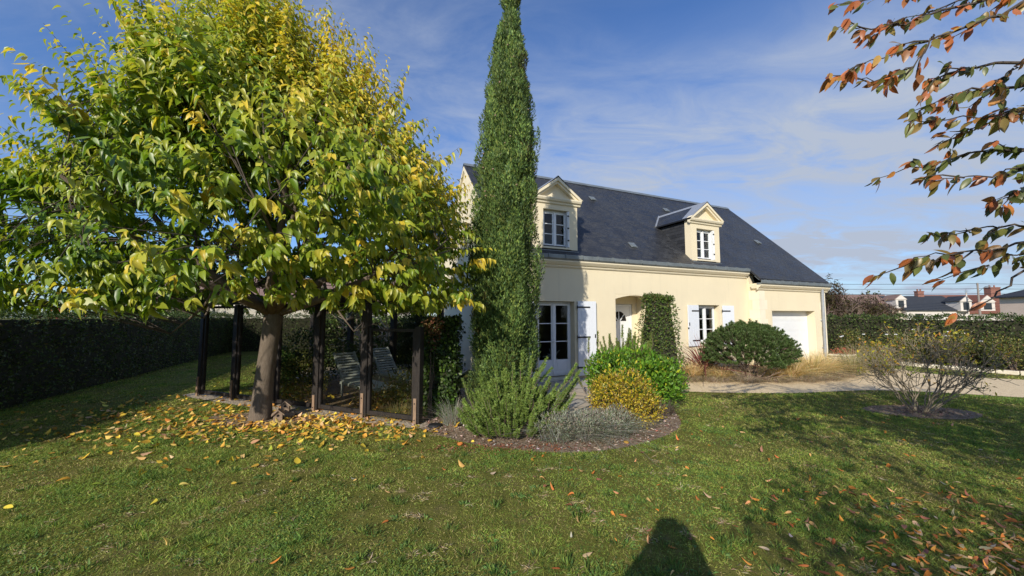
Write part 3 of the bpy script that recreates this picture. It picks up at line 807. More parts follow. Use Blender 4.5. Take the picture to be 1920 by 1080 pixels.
litter('bark_chips', p, (.02, .06), [(.16, .10, .08), (.24, .18, .14), (.10, .06, .05)], None, 15, .45, (.008, .03), T_LEAF, .6)
k = np.column_stack([rng.normal((-.1, 5.12), (.6, .1), (600, 2))])
litter('bark_chips', k, (.02, .05), [(.26, .08, .035), (.20, .07, .04), (.34, .14, .07)], None, 16, .3, (.008, .03), T_LEAF, .6)

# ------------------------------------------------------------------ mulberry tree
def mulberry():
    rng = R(21)
    t = thing('mulberry_tree', 'broad mulberry tree with green and yellow leaves above a carpet of fallen yellow leaves', 'tree', (-4.26, 6.55, 0))
    b = MB()
    tp = [(0, 0, -.05), (.0, 0, .06), (.015, 0, .25), (.04, .0, .7), (.08, .02, 1.25), (.12, .04, 1.7), (.15, .05, 1.95)]
    b.tube(tp, [.20, .178, .157, .142, .136, .148, .125], 18)
    sk = []
    def limb(p, d, L, r0, r1, up, n=7):
        pts = [np.array(p)]; d = np.array(d, float)
        for i in range(n):
            d = d + np.array([0, 0, up]) / n + rng.normal(0, .10, 3); d /= np.linalg.norm(d)
            pts.append(pts[-1] + d * L / n)
        b.tube(pts, list(np.linspace(r0, r1, n + 1)), 7)
        return pts
    top = np.array([.14, .05, 1.82])
    mains = []
    for k in range(11):
        az = k * 2.4 + rng.uniform(-.2, .2); el = rad([18, 52, 30, 65, 22, 42, 75, 15, 48, 28, 60][k])
        d = (math.cos(az) * math.cos(el), math.sin(az) * math.cos(el), math.sin(el))
        pts = limb(top + np.array([d[0], d[1], rng.uniform(-.12, .1)]) * .08, d, 2.3 + .5 * rng.rand() + 1.0 * math.sin(el), .085 if el < 1 else .07, .02, .35)
        mains.append(pts); sk += pts[2:]
        for j in range(4):
            q = pts[rng.randint(2, 7)]; dd = np.array(d) + rng.normal(0, .65, 3)
            s = limb(q, nrm(dd), rng.uniform(.8, 1.6), .03, .009, .3, 5); sk += s[1:]
    sk = np.array(sk)
    b.build('trunk', M['bark'], t, smooth=True)
    # crown envelope: radius as a function of height; long leafy shoots grow through it
    zz = np.array([1.55, 1.9, 2.4, 3.1, 3.9, 4.6, 5.3, 5.9, 6.3]); rr = np.array([2.9, 3.55, 3.75, 3.7, 3.2, 2.6, 1.95, 1.2, .3])
    def envelope(z, az):
        lump = 1 + .13 * np.sin(3 * az + z * 1.3) + .11 * np.sin(5 * az - z * 2.1 + 1) + .08 * np.sin(9 * az + 3 * z)
        lump = lump * np.where(np.cos(az) < -.2, 1 - .15 * np.clip((z - 3.1) / 1.0, 0, 1), 1)
        return np.interp(z, zz, rr) * lump * (1 - .12 * np.clip(np.cos(az), 0, 1))
    n = 9000
    z = np.clip(1.62 + 4.7 * rng.rand(n) ** 1.12, 1.62, 6.3)
    az = rng.uniform(0, 2 * math.pi, n)
    f = np.where(rng.rand(n) < .58, rng.uniform(.84, 1.0, n), np.sqrt(rng.uniform(.06, .8, n)))
    r_ = envelope(z, az) * f
    zlow = 1.86 + .65 * np.clip(1.4 - r_ / 2.0, 0, 1)
    Q = np.column_stack([r_ * np.cos(az) * 1.0 - .02 + .03 * (z - 3) + .44 * np.clip(np.cos(az), 0, 1) * np.clip(np.minimum(z - 2.5, 5.3 - z), 0, 1.2) * f - .16 * np.clip(z - 4, 0, 2), r_ * np.sin(az) * .86, z]); ok = z > zlow
    Q, f = Q[ok][:4200], f[ok][:4200]
    ex = np.array([-2.75, -.9, 3.75]) + rng.normal(0, .30, (60, 3)) * (1.3, 1, .6); Q = np.concatenate([Q, ex]); f = np.concatenate([f, np.full(60, .95)])
    n = len(Q); tb = MB()
    P_, A_, N_, L_, C_ = [], [], [], [], []
    pal = np.array([(.055, .115, .010), (.125, .215, .014), (.25, .32, .024), (.44, .43, .05), (.68, .51, .05)])
    for i in range(n):
        q = Q[i]; dd = np.linalg.norm(sk - q, axis=1) + 0.5 * np.maximum(0, sk[:, 2] - q[2])
        s = sk[np.argsort(dd)[rng.randint(0, 4)]]
        out = nrm(np.array([q[0], q[1], (q[2] - 3.0) * .8]))
        hi = np.clip((q[2] - 3.2) / 2.6, 0, 1)
        e = q + (out * (.30 + .14 * np.clip((q[2] - 2.2) / .6, 0, 1)) + np.array([0, 0, .06 + .62 * hi ** 1.5]) + rng.normal(0, .14, 3)) * (.40 + .35 * hi + .6 * rng.rand())
        if q[2] < 2.4: e[2] = min(max(e[2], q[2] - .06), q[2] + .12)
        m = (s + q) / 2 + np.array([0, 0, .10]) + rng.normal(0, .06, 3)
        if f[i] > .4 and rng.rand() < .22: tb.tube([s, m, q, (q + e) / 2, e], [.008, .006, .0045, .003, .0015], 4, cap=False)
        path = np.array([m * .25 + q * .75, q, (q + e) / 2 + np.array([0, 0, .04]), e])
        ln = np.linalg.norm(np.diff(path, axis=0), axis=1).sum()
        nl = int(np.clip(ln / .034, 10, 30))
        u = (np.arange(nl) + rng.rand(nl)) / nl * 3; ii = np.minimum(u.astype(int), 2); fr = (u - ii)[:, None]
        pos = path[ii] * (1 - fr) + path[ii + 1] * fr
        T = nrm(path[ii + 1] - path[ii])
        sd_ = nrm(np.cross(T, np.array([0, 0, 1.0]) + rng.normal(0, .2, 3))) * np.where(np.arange(nl) % 2, 1, -1)[:, None]
        A = sd_ * .50 + T * .42 + out * .12 + np.array([.06, -.05, -.78]) + rng.normal(0, .22, (nl, 3))
        Nn = out * .5 + np.array([-.25, -.45, .70]) + rng.normal(0, .30, (nl, 3))
        yel = .29 + .24 * hi + .24 * (u / 3) + .14 * (q[0] > .8) - .10 * (q[0] < -2.2) + rng.normal(0, .13) + rng.normal(0, .12, nl) + .45 * (rng.rand() < .05)
        yel = yel - .35 * (1 - f[i])
        idx = np.clip(yel * 4.2, 0, 3.999); i0 = idx.astype(int); g = (idx - i0)[:, None]
        C = pal[i0] * (1 - g) + pal[i0 + 1] * g
        P_.append(pos); A_.append(A); N_.append(Nn); C_.append(C * (1 + rng.normal(0, .11, (nl, 1))))
        L_.append(rng.choice([rng.uniform(.08, .13), rng.uniform(.12, .175)]) * rng.uniform(.75, 1.25, nl) * (1.08 - .45 * (u / 3) ** 2))
    P_, A_, N_, C_, L_ = map(np.concatenate, (P_, A_, N_, C_, L_))
    tw = tb.build('twigs', M['bark_dark'], t); tw['kind'] = 'stuff'
    leafcloud('crown', T_BROAD, P_ + A_ * .02, A_, N_, L_, L_ * R(3).uniform(.34, .54, len(L_)), np.clip(C_, .01, .8), M['leaf'], t, smooth=True, curl=R(4).uniform(-.3, 2.6, len(L_)))
mulberry()

# ------------------------------------------------------------------ Italian cypress
def cypress(name, label, loc, prof, ntuft, per, seed, cols, cones=0, drift=0.0, sl=(.04, .08)):
    rng = R(seed)
    t = thing(name, label, 'tree', loc)
    pz = np.array([p[0] for p in prof]); pr = np.array([p[1] for p in prof]); H = pz[-1]
    b = MB(); b.tube([(0, 0, -.05), (0, 0, H * .5), (drift * H, 0, H * .93)], [.13, .08, .01], 8); b.build('trunk', M['bark_dark'], t)
    cdf = np.cumsum(np.interp(np.linspace(0, H, 400), pz, pr) + .05); cdf /= cdf[-1]
    PP, AA, NN, LL, CC = [], [], [], [], []; tips = []
    for k in range(ntuft):
        z = np.interp(rng.rand(), cdf, np.linspace(0, H, 400)); a = rng.uniform(0, 2 * math.pi)
        z = min(z, H - .25)
        r = np.interp(z, pz, pr) * (1 + .15 * math.sin(5 * a + 1.1 * z) + .09 * math.sin(9 * a - 2 * z))
        tl = rng.uniform(.45, 1.0) * (.5 + .5 * min(1, r / .45)); o_ = np.array([math.cos(a), math.sin(a), 0])
        r0 = r * rng.uniform(.55, 1.02)
        tw = .07 + .07 * rng.rand() + .06 * r; bulge = rng.uniform(-.03, .13)
        n = int(per * (.6 + tl * .6))
        v = rng.rand(n) ** .8
        z_ = z + v * tl
        rr = np.minimum(np.interp(z_, pz, pr) * 1.0, r) 
        cen = o_[None] * (np.minimum(r0, rr * .97) + bulge * np.sin(v * math.pi) * .6)[:, None]
        cen = cen + o_ * (min(.24, np.abs(rng.normal(0, .11)) * (3.0 if k % 9 == 0 else 1.0)) * v ** 1.5 * tl)[:, None]
        cen[:, 2] = z_; cen[:, 0] += drift * z_
        wid = tw * np.sin(np.clip(v * .92 + .08, 0, 1) * math.pi) ** .7 * (1 - .35 * v)
        dr = rdir(rng, n); dr[:, 2] *= .3; dr = nrm(dr + o_ * .55)
        p = cen + dr * (wid * rng.uniform(.75, 1.05, n))[:, None]
        ax = np.column_stack([np.zeros((n, 2)), np.ones(n)]) * 1.0 + dr * .55 + rng.normal(0, .28, (n, 3))
        PP.append(p); AA.append(ax); NN.append(dr + rng.normal(0, .3, (n, 3))); LL.append(rng.uniform(*sl, n) * (1 - .25 * v))
        c = mixcol(rng, n, cols, None, .12) * (1 + rng.normal(0, .22)) * (.85 + .3 * v[:, None])
        if k % 23 == 7: c = c * .4 + np.array([.13, .075, .035]) * .6      # browned spray
        CC.append(c)
    P, A, Nn, L, C = map(np.concatenate, (PP, AA, NN, LL, CC))
    # dense inner body so that no sky shows through
    n2 = len(P) // 4
    z_ = np.interp(rng.rand(n2), cdf, np.linspace(0, H, 400)); a = rng.uniform(0, 6.283, n2); r_ = np.interp(z_, pz, pr) * rng.uniform(.3, .8, n2)
    dr = np.column_stack([np.cos(a), np.sin(a), np.zeros(n2)])
    P2 = dr * r_[:, None]; P2[:, 2] = z_; P2[:, 0] += drift * z_
    P = np.concatenate([P, P2]); A = np.concatenate([A, np.column_stack([dr[:, :2] * .5, np.ones(n2)]) + rng.normal(0, .3, (n2, 3))]); Nn = np.concatenate([Nn, dr])
    L = np.concatenate([L, rng.uniform(sl[1], sl[1] * 1.8, n2)]); C = np.concatenate([C, mixcol(rng, n2, cols, None, .12)])
    leafcloud('crown', T_SPRAY, P, A, Nn, L, L * rng.uniform(.22, .38, len(L)), C, M['needle'], t)
    if cones:
        cm = MB(); cm.lathe([(0, -.016), (.012, -.012), (.0165, 0), (.012, .012), (0, .016)], n=8); first = None
        idx = [i for i in rng.permutation(len(PP)) ]
        cmat = plain('cypress_cone', (.24, .17, .11), .8, .25, 60)
        made = 0
        for i in idx:
            if made >= cones: break
            j = rng.randint(len(PP[i])); p = PP[i][j]
            if p[2] < 3.2 or p[1] > .02: continue
            p = p + nrm(p * np.array([1, 1, 0])) * .05
            if first is None: first = o = cm.build('cone', cmat, t, smooth=True)
            else: o = first.copy(); COL.objects.link(o); o.parent = t
            o.location = p; s_ = rng.uniform(.8, 1.25); o.scale = (s_, s_, s_); made += 1
    return t
GREENS = [(.105, .17, .048), (.14, .215, .054), (.20, .26, .062), (.075, .13, .048)]
cypress('italian_cypress', 'tall narrow Italian cypress dotted with small brown cones in front of the house', (-.19, 6.75, 0),
        [(0, .40), (.6, .48), (1.4, .50), (2.6, .51), (3.8, .46), (4.8, .40), (5.6, .31), (6.4, .21), (7.1, .10), (7.8, .03)], 560, 300, 31, GREENS, 70, .021)
# ------------------------------------------------------------------ shrubs
M['twig_pinkish'] = bark('pinkish_twig', (.12, .085, .065), (.30, .22, .17), 20)
M['twig_olive'] = bark('olive_twig', (.13, .105, .075), (.30, .25, .18), 20)
def stems(t, n, h, spread, r, seed, mat, z0=0.0, sides=5):
    rng = R(seed); b = MB()
    for k in range(n):
        a = rng.uniform(0, 6.283); s = spread * rng.uniform(.3, 1); hh = h * rng.uniform(.7, 1)
        p = [(.06 * math.cos(a) * rng.rand(), .06 * math.sin(a) * rng.rand(), -.02)]
        for i in (1, 2, 3):
            f = i / 3
            p.append((s * f ** 1.2 * math.cos(a) + rng.normal(0, .03), s * f ** 1.2 * math.sin(a) + rng.normal(0, .03), hh * f))
        b.tube(p, [r, r * .8, r * .6, r * .3], sides)
    return b.build('stem', mat, t)

def blob_points(rng, blobs, n, thick=(.72, 1.04), zmin=.02):
    vol = np.array([b[3] * b[4] + b[4] * b[5] + b[3] * b[5] for b in blobs]); P = []; O = []
    for b, m in zip(blobs, np.ceil(n * vol / vol.sum()).astype(int)):
        d = rdir(rng, m); lump = 1 + .07 * np.sin(d[:, 0] * 7 + b[0] * 5) + .06 * np.sin(d[:, 1] * 9 + d[:, 2] * 6) + .05 * np.sin(d[:, 2] * 13 + d[:, 0] * 8)
        r = rng.uniform(*thick, m) * lump
        P.append(np.array(b[:3]) + d * np.array(b[3:6]) * r[:, None]); O.append(nrm(d / np.array(b[3:6])))
    P = np.concatenate(P); O = np.concatenate(O); k = P[:, 2] > zmin
    return P[k], O[k]

def leafy(name, label, cat, loc, blobs, n, size, asp, cols, probs, seed, up=.5, T=T_LEAF, mat='leaf_shrub', thick=(.72, 1.04), stem=(7, .6, .3, .012), group=None, droop=0, nz=.35):
    rng = R(seed)
    t = thing(name, label, cat, loc, 0, group)
    P, O = blob_points(rng, blobs, n, thick)
    n = len(P)
    A = O * .55 + np.array([0, 0, up - droop]) + rng.normal(0, .5, (n, 3))
    Nn = O + np.array([0, 0, .35]) + rng.normal(0, nz, (n, 3))
    L = rng.uniform(*size, n)
    leafcloud('foliage', T, P, A, Nn, L, L * asp, mixcol(rng, n, cols, probs, .16), M[mat], t)
    if stem: stems(t, stem[0], stem[1], stem[2], stem[3], seed + 1, M['twig_brown'])
    return t

def candles(name, label, loc, shoots, nlen, nwid, per, cols, seed, slen=.26, ang=.62, wood=None, group=None, probs=None, woodr=.012, cat='shrub'):
    """pine: shoots = list of (root, tip); needles bristle along the last stretch"""
    rng = R(seed)
    t = thing(name, label, cat, loc, 0, group)
    b = MB(); PP, AA, NN, CC, LL = [], [], [], [], []
    for s, e in shoots:
        s = np.array(s, float); e = np.array(e, float)
        d = nrm(e - s); m = s * .5 + e * .5 - np.array([0, 0, .05]) + rng.normal(0, .02, 3)
        b.tube([s, m, e], [woodr, woodr * .6, woodr * .25], 4, cap=False)
        sl = min(slen * rng.uniform(.75, 1.25), np.linalg.norm(e - s) * .9)
        v = rng.rand(per) ** .85
        base = e - d * sl * (1 - v)[:, None]
        rd = rng.normal(size=(per, 3)); rd = nrm(rd - (rd @ d)[:, None] * d)
        ax = rd * ang + d * (1 - .3 * ang) + rng.normal(0, .1, (per, 3)) + np.array([0, 0, .12])
        PP.append(base); AA.append(ax); NN.append(rng.normal(size=(per, 3))); LL.append(nlen * rng.uniform(.7, 1.15, per) * (1 - .35 * v))
        CC.append(mixcol(rng, per, cols, probs, .15) * (1 + rng.normal(0, .10)))
    leafcloud('foliage', T_NEEDLE, *map(np.concatenate, (PP, AA, NN)), np.concatenate(LL), nwid, np.clip(np.concatenate(CC), .006, .9), M['needle'], t)
    b.build('stem', wood or M['twig_brown'], t)
    return t

def pine_shoots(rng, n, rx, ry, h, zlow=.12, upk=.9, inner=.0):
    out = []
    for i in range(n):
        a = rng.uniform(0, 6.283); c = rng.rand() ** .75
        el = c * 1.45
        r = rng.uniform(.80, 1.08) * (1 + .10 * math.sin(3 * a + 1) + .08 * math.sin(5 * a))
        e = np.array([rx * r * math.cos(a) * math.cos(el), ry * r * math.sin(a) * math.cos(el), zlow + (h - zlow) * r * math.sin(el)])
        d = nrm(np.array([e[0] * .7, e[1] * .7, upk * h]))
        s = e - d * rng.uniform(.3, .5); s[2] = max(s[2], .03)
        out.append((s, e))
    for i in range(n // 5):       # older wood reaching the shoots
        a = rng.uniform(0, 6.283); k = rng.uniform(.4, .9)
        out.append((np.array([.05 * math.cos(a), .05 * math.sin(a), .03]), np.array([rx * k * math.cos(a), ry * k * math.sin(a), h * rng.uniform(.35, .75)])))
    return out

rng = R(40)
sh = pine_shoots(rng, 340, .84, .58, .80, .08, 1.0)
for a, k, hh in ((.55, .12, 1.10), (.5, -.1, 1.02), (.35, .2, 1.0), (.62, .05, .95)): sh.append((np.array([a * .3, k, .5]), np.array([a, k, hh])))
for x, y, z in ((.98, -.05, 1.02), (.92, .05, .88), (1.02, .08, .78), (.88, -.1, .72), (1.04, 0, .92), (.94, -.12, .6), (.8, -.1, .66)):
    sh.append((np.array([x - .25, y, z - .36]), np.array([x, y, z])))
for x, y, z in ((.16, -.1, 1.22), (.02, -.15, 1.05), (.30, .05, 1.12), (-.25, 0, .98), (-.5, .1, .88), (-.75, 0, .8)):
    sh.append((np.array([x * .8, y, z - .42]), np.array([x, y, z])))
candles('mountain_pine', 'bright green bushy dwarf pine with upright candles at the foot of the cypress', (.0, 5.85, 0), sh, .060, .010, 290,
        [(.165, .245, .048), (.23, .31, .058), (.12, .19, .042)], 41, .34, 1.02, woodr=.006)
sh = pine_shoots(R(42), 210, .95, .55, 1.22, .15, 1.2)
for x, z in ((-.55, 1.42), (-.3, 1.36), (-.02, 1.55), (.12, 1.48), (.4, 1.42), (.6, 1.4), (-.75, 1.28)): sh.append((np.array([x, 0, z - .4]), np.array([x, -.05, z])))
candles('mountain_pine', 'olive green dwarf pine rising behind the glossy bright green shrub', (2.40, 8.25, 0), sh, .07, .010, 190, [(.14, .19, .044), (.19, .235, .052)], 43, .36, .9, woodr=.008)
# round pine in front of the garage, bare crooked limbs below
rng = R(44); sh = []
for i in range(1300):
    a = rng.uniform(0, 6.283); el = rng.uniform(-.42, 1.5); r = rng.uniform(.82, 1.06) * (1 + .07 * math.sin(4 * a) + .05 * math.sin(7 * a + 3 * el))
    e = np.array([1.24 * r * math.cos(a) * math.cos(el), .95 * r * math.sin(a) * math.cos(el), .78 + .76 * r * math.sin(el)])
    d = nrm(np.array([e[0], e[1], (e[2] - .3) * 1.1])); sh.append((e - d * .28, e))
pineb = candles('dwarf_pine', 'rounded dark green pine bush with bare forked limbs before the white garage door', (6.55, 10.6, 0), sh, .085, .014, 110, [(.055, .095, .026), (.08, .13, .034), (.105, .155, .04)], 45, .2, 1.0, woodr=.006)
lb = MB(); rng = R(46)
for k in range(26):
    a = rng.uniform(0, 6.283); el = rng.uniform(.25, 1.2); p = [np.array([rng.normal(0, .09), rng.normal(0, .07), -.03])]
    L = rng.uniform(.8, 1.15); d = np.array([math.cos(a) * math.cos(el), math.sin(a) * math.cos(el) * .8, math.sin(el) * .75])
    for i in range(6):
        d = nrm(d + rng.normal(0, .22, 3) + np.array([0, 0, .06])); p.append(p[-1] + d * L / 6)
        if i in (2, 3):
            d2 = nrm(d + rng.normal(0, .6, 3)); lb.tube([p[-1], p[-1] + d2 * .16, p[-1] + d2 * .3 + np.array([0, 0, .08])], [.008, .006, .004], 4)
    lb.tube(p, [.022, .019, .016, .013, .010, .008, .006], 6)
lb.build('limb', M['twig_pinkish'], pineb)

leafy('yellow_spirea', 'small rounded shrub turning golden yellow and bronze beside the paved path', 'shrub', (1.80, 6.2, 0),
      [(0, 0, .48, .52, .42, .40), (.22, -.12, .28, .36, .3, .26), (-.22, .05, .45, .36, .34, .34)], 5200, (.03, .055), .45,
      [(.50, .37, .03), (.60, .47, .035), (.30, .24, .035), (.26, .15, .05), (.17, .19, .035)], [.3, .22, .2, .16, .12], 50, .3, mat='leaf')
leafy('choisya_shrub', 'glossy bright green leafy shrub behind the golden shrub', 'shrub', (2.30, 7.45, 0),
      [(0, 0, .55, .82, .6, .58), (.38, -.05, .42, .55, .55, .5), (-.42, 0, .62, .45, .5, .45), (.75, .15, .45, .32, .4, .45)], 6200, (.06, .10), .42,
      [(.075, .17, .014), (.115, .235, .02), (.16, .29, .026), (.40, .42, .03)], [.32, .38, .22, .08], 52, .55)
def clipped(name, label, cat, loc, w0, w1, d0, d1, h, n, size, cols, probs, seed, asp=.5, lump=.05, stem=True, T=T_LEAF):
    """a clipped block or column: tapered box with leaves over its faces"""
    rng = R(seed); t = thing(name, label, cat, loc)
    z = h * rng.rand(n); k = z / h
    hw_, hd = (w0 + (w1 - w0) * k) / 2, (d0 + (d1 - d0) * k) / 2
    face = rng.choice(5, n, p=[.32, .26, .14, .14, .14]); u = rng.uniform(-1, 1, n)
    P = np.zeros((n, 3)); O = np.zeros((n, 3))
    f = face == 0; P[f] = np.column_stack([u * hw_, -hd, z])[f]; O[f] = (0, -1, 0)
    f = face == 1; v = rng.uniform(-1, 1, n); P[f] = np.column_stack([u * w1 / 2, v * d1 / 2, np.full(n, h)])[f]; O[f] = (0, 0, 1)
    f = face == 2; P[f] = np.column_stack([u * hw_, hd, z])[f]; O[f] = (0, 1, 0)
    f = face == 3; P[f] = np.column_stack([hw_, u * hd, z])[f]; O[f] = (1, 0, 0)
    f = face == 4; P[f] = np.column_stack([-hw_, u * hd, z])[f]; O[f] = (-1, 0, 0)
    off = lump * (np.sin(P[:, 0] * 9 + P[:, 2] * 7) + np.sin(P[:, 1] * 11 - P[:, 2] * 5 + P[:, 0] * 4)) * .6 - rng.rand(n) ** 2 * .12 + rng.normal(0, .02, n)
    P = P + O * off[:, None]; P[:, 2] = np.maximum(P[:, 2], .01)
    A = O * .4 + rng.normal(0, .6, (n, 3)) + np.array([0, 0, .15]); L = rng.uniform(*size, n)
    leafcloud('foliage', T, P, A, O + rng.normal(0, .45, (n, 3)), L, L * asp, mixcol(rng, n, cols, probs, .18), M['leaf_shrub'], t)
    if stem:
        b = MB()
        for i in range(22):
            x, y = rng.uniform(-.4, .4) * w0, rng.uniform(-.35, .35) * d0
            b.tube([(x, y, -.02), (x * .8 + rng.normal(0, .05), y * .8, h * .5), (x * w1 / w0, y * d1 / d0, h * .96)], [.03, .022, .01], 5)
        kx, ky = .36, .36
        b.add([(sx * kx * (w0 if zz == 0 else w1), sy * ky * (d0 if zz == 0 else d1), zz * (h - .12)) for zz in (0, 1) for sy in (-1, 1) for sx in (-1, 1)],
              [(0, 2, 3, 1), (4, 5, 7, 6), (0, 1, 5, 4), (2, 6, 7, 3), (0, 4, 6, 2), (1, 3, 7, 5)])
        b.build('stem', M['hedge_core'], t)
    return t
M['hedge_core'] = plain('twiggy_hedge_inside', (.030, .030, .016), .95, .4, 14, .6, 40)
clipped('clipped_column', 'tall tapered clipped evergreen column beside the entrance alcove', 'shrub', (3.44, 8.95, 0), 1.06, .58, .85, .5, 2.19, 6200, (.04, .07), [(.06, .10, .022), (.095, .145, .03), (.14, .18, .036), (.13, .10, .04)], [.36, .36, .2, .08], 60)
iv = clipped('ivy_column', 'dark clipped ivy block between the glass screen and the house gable', 'shrub', (-1.27, 7.05, 0), .56, .60, .7, .7, 1.66, 5200, (.045, .08), [(.030, .055, .014), (.05, .085, .018), (.085, .15, .022)], [.5, .35, .15], 61, .75)
leafy('creeper', 'reddish withering creeper on the corner post of the glass screen', 'creeper', (-1.38, 6.62, 0), [(0, 0, 1.58, .16, .16, .16), (.02, .1, 1.35, .10, .1, .22)], 420, (.04, .07), .6,
      [(.24, .09, .05), (.30, .17, .08), (.18, .10, .05), (.12, .10, .03)], None, 62, -.3, stem=(5, 1.5, .08, .006))

# lavender, groundcover and grasses: strands
def strands(name, label, cat, loc, n, rad_, h, w_, cols, probs, seed, lean=.5, group=None, droop=.5, ry=None, mat='straw', part='blades', z0=0.0, rj=.35):
    rng = R(seed); t = thing(name, label, cat, loc, 0, group)
    a = rng.uniform(0, 6.283, n); r0 = rad_ * rj * np.sqrt(rng.rand(n)); ry = ry or rad_
    B = np.column_stack([r0 * np.cos(a), r0 * np.sin(a) * ry / rad_, np.full(n, z0)])
    a2 = a + rng.normal(0, .5, n)
    o = np.column_stack([np.cos(a2), np.sin(a2) * ry / rad_, np.zeros(n)])
    ln = np.abs(rng.normal(0, 1, n)) * .5 * lean + .12 * lean; L = h * rng.uniform(.55, 1.12, n)
    K = 5; u = np.linspace(0, 1, K)
    side = nrm(np.cross(o, np.array([0, 0, 1.0])) + rng.normal(0, .3, (n, 3)))
    path = B[:, None] + o[:, None] * (L * ln)[:, None, None] * (u[None, :, None] * .5 + u[None, :, None] ** 2 * 1.2) \
        + np.array([0, 0, 1.0]) * (L[:, None] * (u[None] - droop * ln[:, None] * u[None] ** 2.2))[:, :, None]
    path[:, :, 2] = np.maximum(path[:, :, 2], .01)
    wv = (w_ * (1 - .85 * u ** 1.5))[None, :, None]
    V = np.stack([path - side[:, None] * wv * .5, path + side[:, None] * wv * .5], 2).reshape(-1, 3)
    F = np.array([[2 * i, 2 * i + 1, 2 * i + 3, 2 * i + 2] for i in range(K - 1)])
    F = (np.arange(n)[:, None, None] * (2 * K) + F[None]).reshape(-1, 4)
    C = np.repeat(mixcol(rng, n, cols, probs, .15), 2 * K, 0)
    fast_mesh(part, V, F, M[mat], C, False, t)
    return t
LAV = [(.28, .30, .23), (.38, .39, .32), (.20, .24, .14), (.32, .26, .21)]
for i, (x, y, lab) in enumerate(((.62, 5.55, 'silvery lavender clump at the front tip of the mulch bed'), (1.05, 5.62, 'middle silvery lavender clump edging the mulch bed'), (1.50, 5.75, 'silvery lavender clump under the golden shrub'))):
    t = strands('lavender', lab, 'lavender', (x, y, 0), 420, .32, .40, .007, LAV, None, 70 + i, 1.6, 'lavender along the front of the bed', .4, rj=.75, part='stem')
    rng = R(75 + i); n = 2600; P, O = blob_points(rng, [(0, 0, .16, .34, .27, .21)], n, (.5, 1.1))
    leafcloud('foliage', T_LEAF, P, O + np.array([0, 0, .5]) + rng.normal(0, .6, (len(P), 3)), O, rng.uniform(.03, .07, len(P)), .009, mixcol(rng, len(P), LAV, None, .15), M['straw'], t)
strands('lavender', 'thin grey lavender tuft left of the dwarf pine beside the ivy block', 'lavender', (-.95, 6.25, 0), 380, .22, .42, .006, LAV, None, 79, .9, None, .4, rj=.7, part='stem')
strands('heather', 'faded grey heather tuft at the right edge of the mulch bed', 'heather', (2.62, 6.9, 0), 700, .26, .30, .006, [(.17, .14, .11), (.22, .17, .14), (.14, .12, .08)], None, 80, 1.0, None, .4, rj=.8, part='stem')
STRAW = [(.68, .52, .26), (.78, .64, .36), (.56, .43, .20), (.44, .40, .15)]
for i, (x, y, n, h, r, lab) in enumerate(((5.05, 10.75, 700, .50, .42, 'straw coloured grass clump below the red leaved flax'), (5.75, 10.6, 700, .45, .45, 'straw grass clump left of the round pine'),
        (7.75, 10.7, 800, .65, .48, 'tall straw grass clump right of the round pine'), (8.6, 11.0, 900, .75, .5, 'straw grass clump before the garage door jamb'), (9.45, 11.5, 800, .66, .48, 'straw grass clump below the downpipe'), (7.15, 10.5, 450, .38, .4, 'low pale grass clump at the foot of the round pine'))):
    strands('ornamental_grass', lab, 'grass clump', (x, y, 0), n, r, h * 1.12, .013, STRAW, [.35, .3, .2, .15], 81 + i, 1.0, 'straw grasses before the garage', .6)
for i, (x, y, lab) in enumerate(((10.15, 11.4, 'plumed fountain grass left of the planter'), (11.6, 12.2, 'plumed fountain grass right of the planter'))):
    t = strands('fountain_grass', lab, 'grass clump', (x, y, 0), 600, .55, 1.0, .010, [(.30, .27, .12), (.42, .34, .2), (.2, .22, .08)], None, 88 + i, 1.1, 'fountain grasses by the planter', .6)
GREY = [(.32, .26, .19), (.40, .33, .25), (.34, .29, .18), (.46, .37, .27)]
for i, (x, y, r, lab) in enumerate(((4.7, 10.45, .42, 'low grey heath cushion at the gravel edge nearest the bed'), (5.45, 10.35, .42, 'grey heath cushion before the straw grass'), (6.25, 10.3, .42, 'grey heath cushion below the round pine'), (7.05, 10.3, .4, 'brownish heath cushion right of the pine limbs'), (7.85, 10.4, .42, 'grey heath cushion before the tall straw grass'), (8.65, 10.65, .42, 'grey heath cushion at the gravel bend'), (9.4, 11.1, .42, 'grey heath cushion farthest along the gravel'))):
    strands('heather', lab, 'heather', (x, y, 0), 900, r, .20, .008, GREY, None, 92 + i, 1.6, 'heath cushions along the gravel path', .5, rj=.85, part='stem')
strands('red_flax', 'dark red strap leaved flax under the shuttered window', 'plant', (5.5, 10.95, 0), 150, .3, 1.25, .042, [(.26, .09, .08), (.36, .14, .11), (.16, .06, .06), (.42, .22, .15)], None, 100, .95, None, .75, part='leaves')

# bare spreading shrub on the lawn
def branchy(b, rng, p, d, L, r, depth, tips, split=(2, 3), bend=.18, up=.05, seg=4, minr=.003, sides=5, ratio=.72, ang=.55):
    pts = [np.array(p)]; d = np.array(d, float)
    for i in range(seg):
        d = nrm(d + rng.normal(0, bend, 3) + np.array([0, 0, up])); pts.append(pts[-1] + d * L / seg)
    r1 = max(minr, r * .68)
    b.tube(pts, list(np.linspace(r, r1, seg + 1)), sides if r > .008 else 4, cap=False)
    if depth == 0: tips.append((pts[-1], d)); return
    for k in range(rng.randint(split[0], split[1] + 1)):
        q = pts[-1] if k < 2 else pts[rng.randint(2, seg)]
        branchy(b, rng, q, nrm(d + rng.normal(0, ang, 3)), L * ratio * rng.uniform(.8, 1.2), r1, depth - 1, tips, split, bend, up, seg, minr, sides, ratio, ang)
rng = R(110)
t = thing('bare_shrub', 'wide many stemmed shrub almost leafless on the lawn with a few yellow leaves', 'shrub', (7.44, 7.05, 0))
b = MB(); tips = []
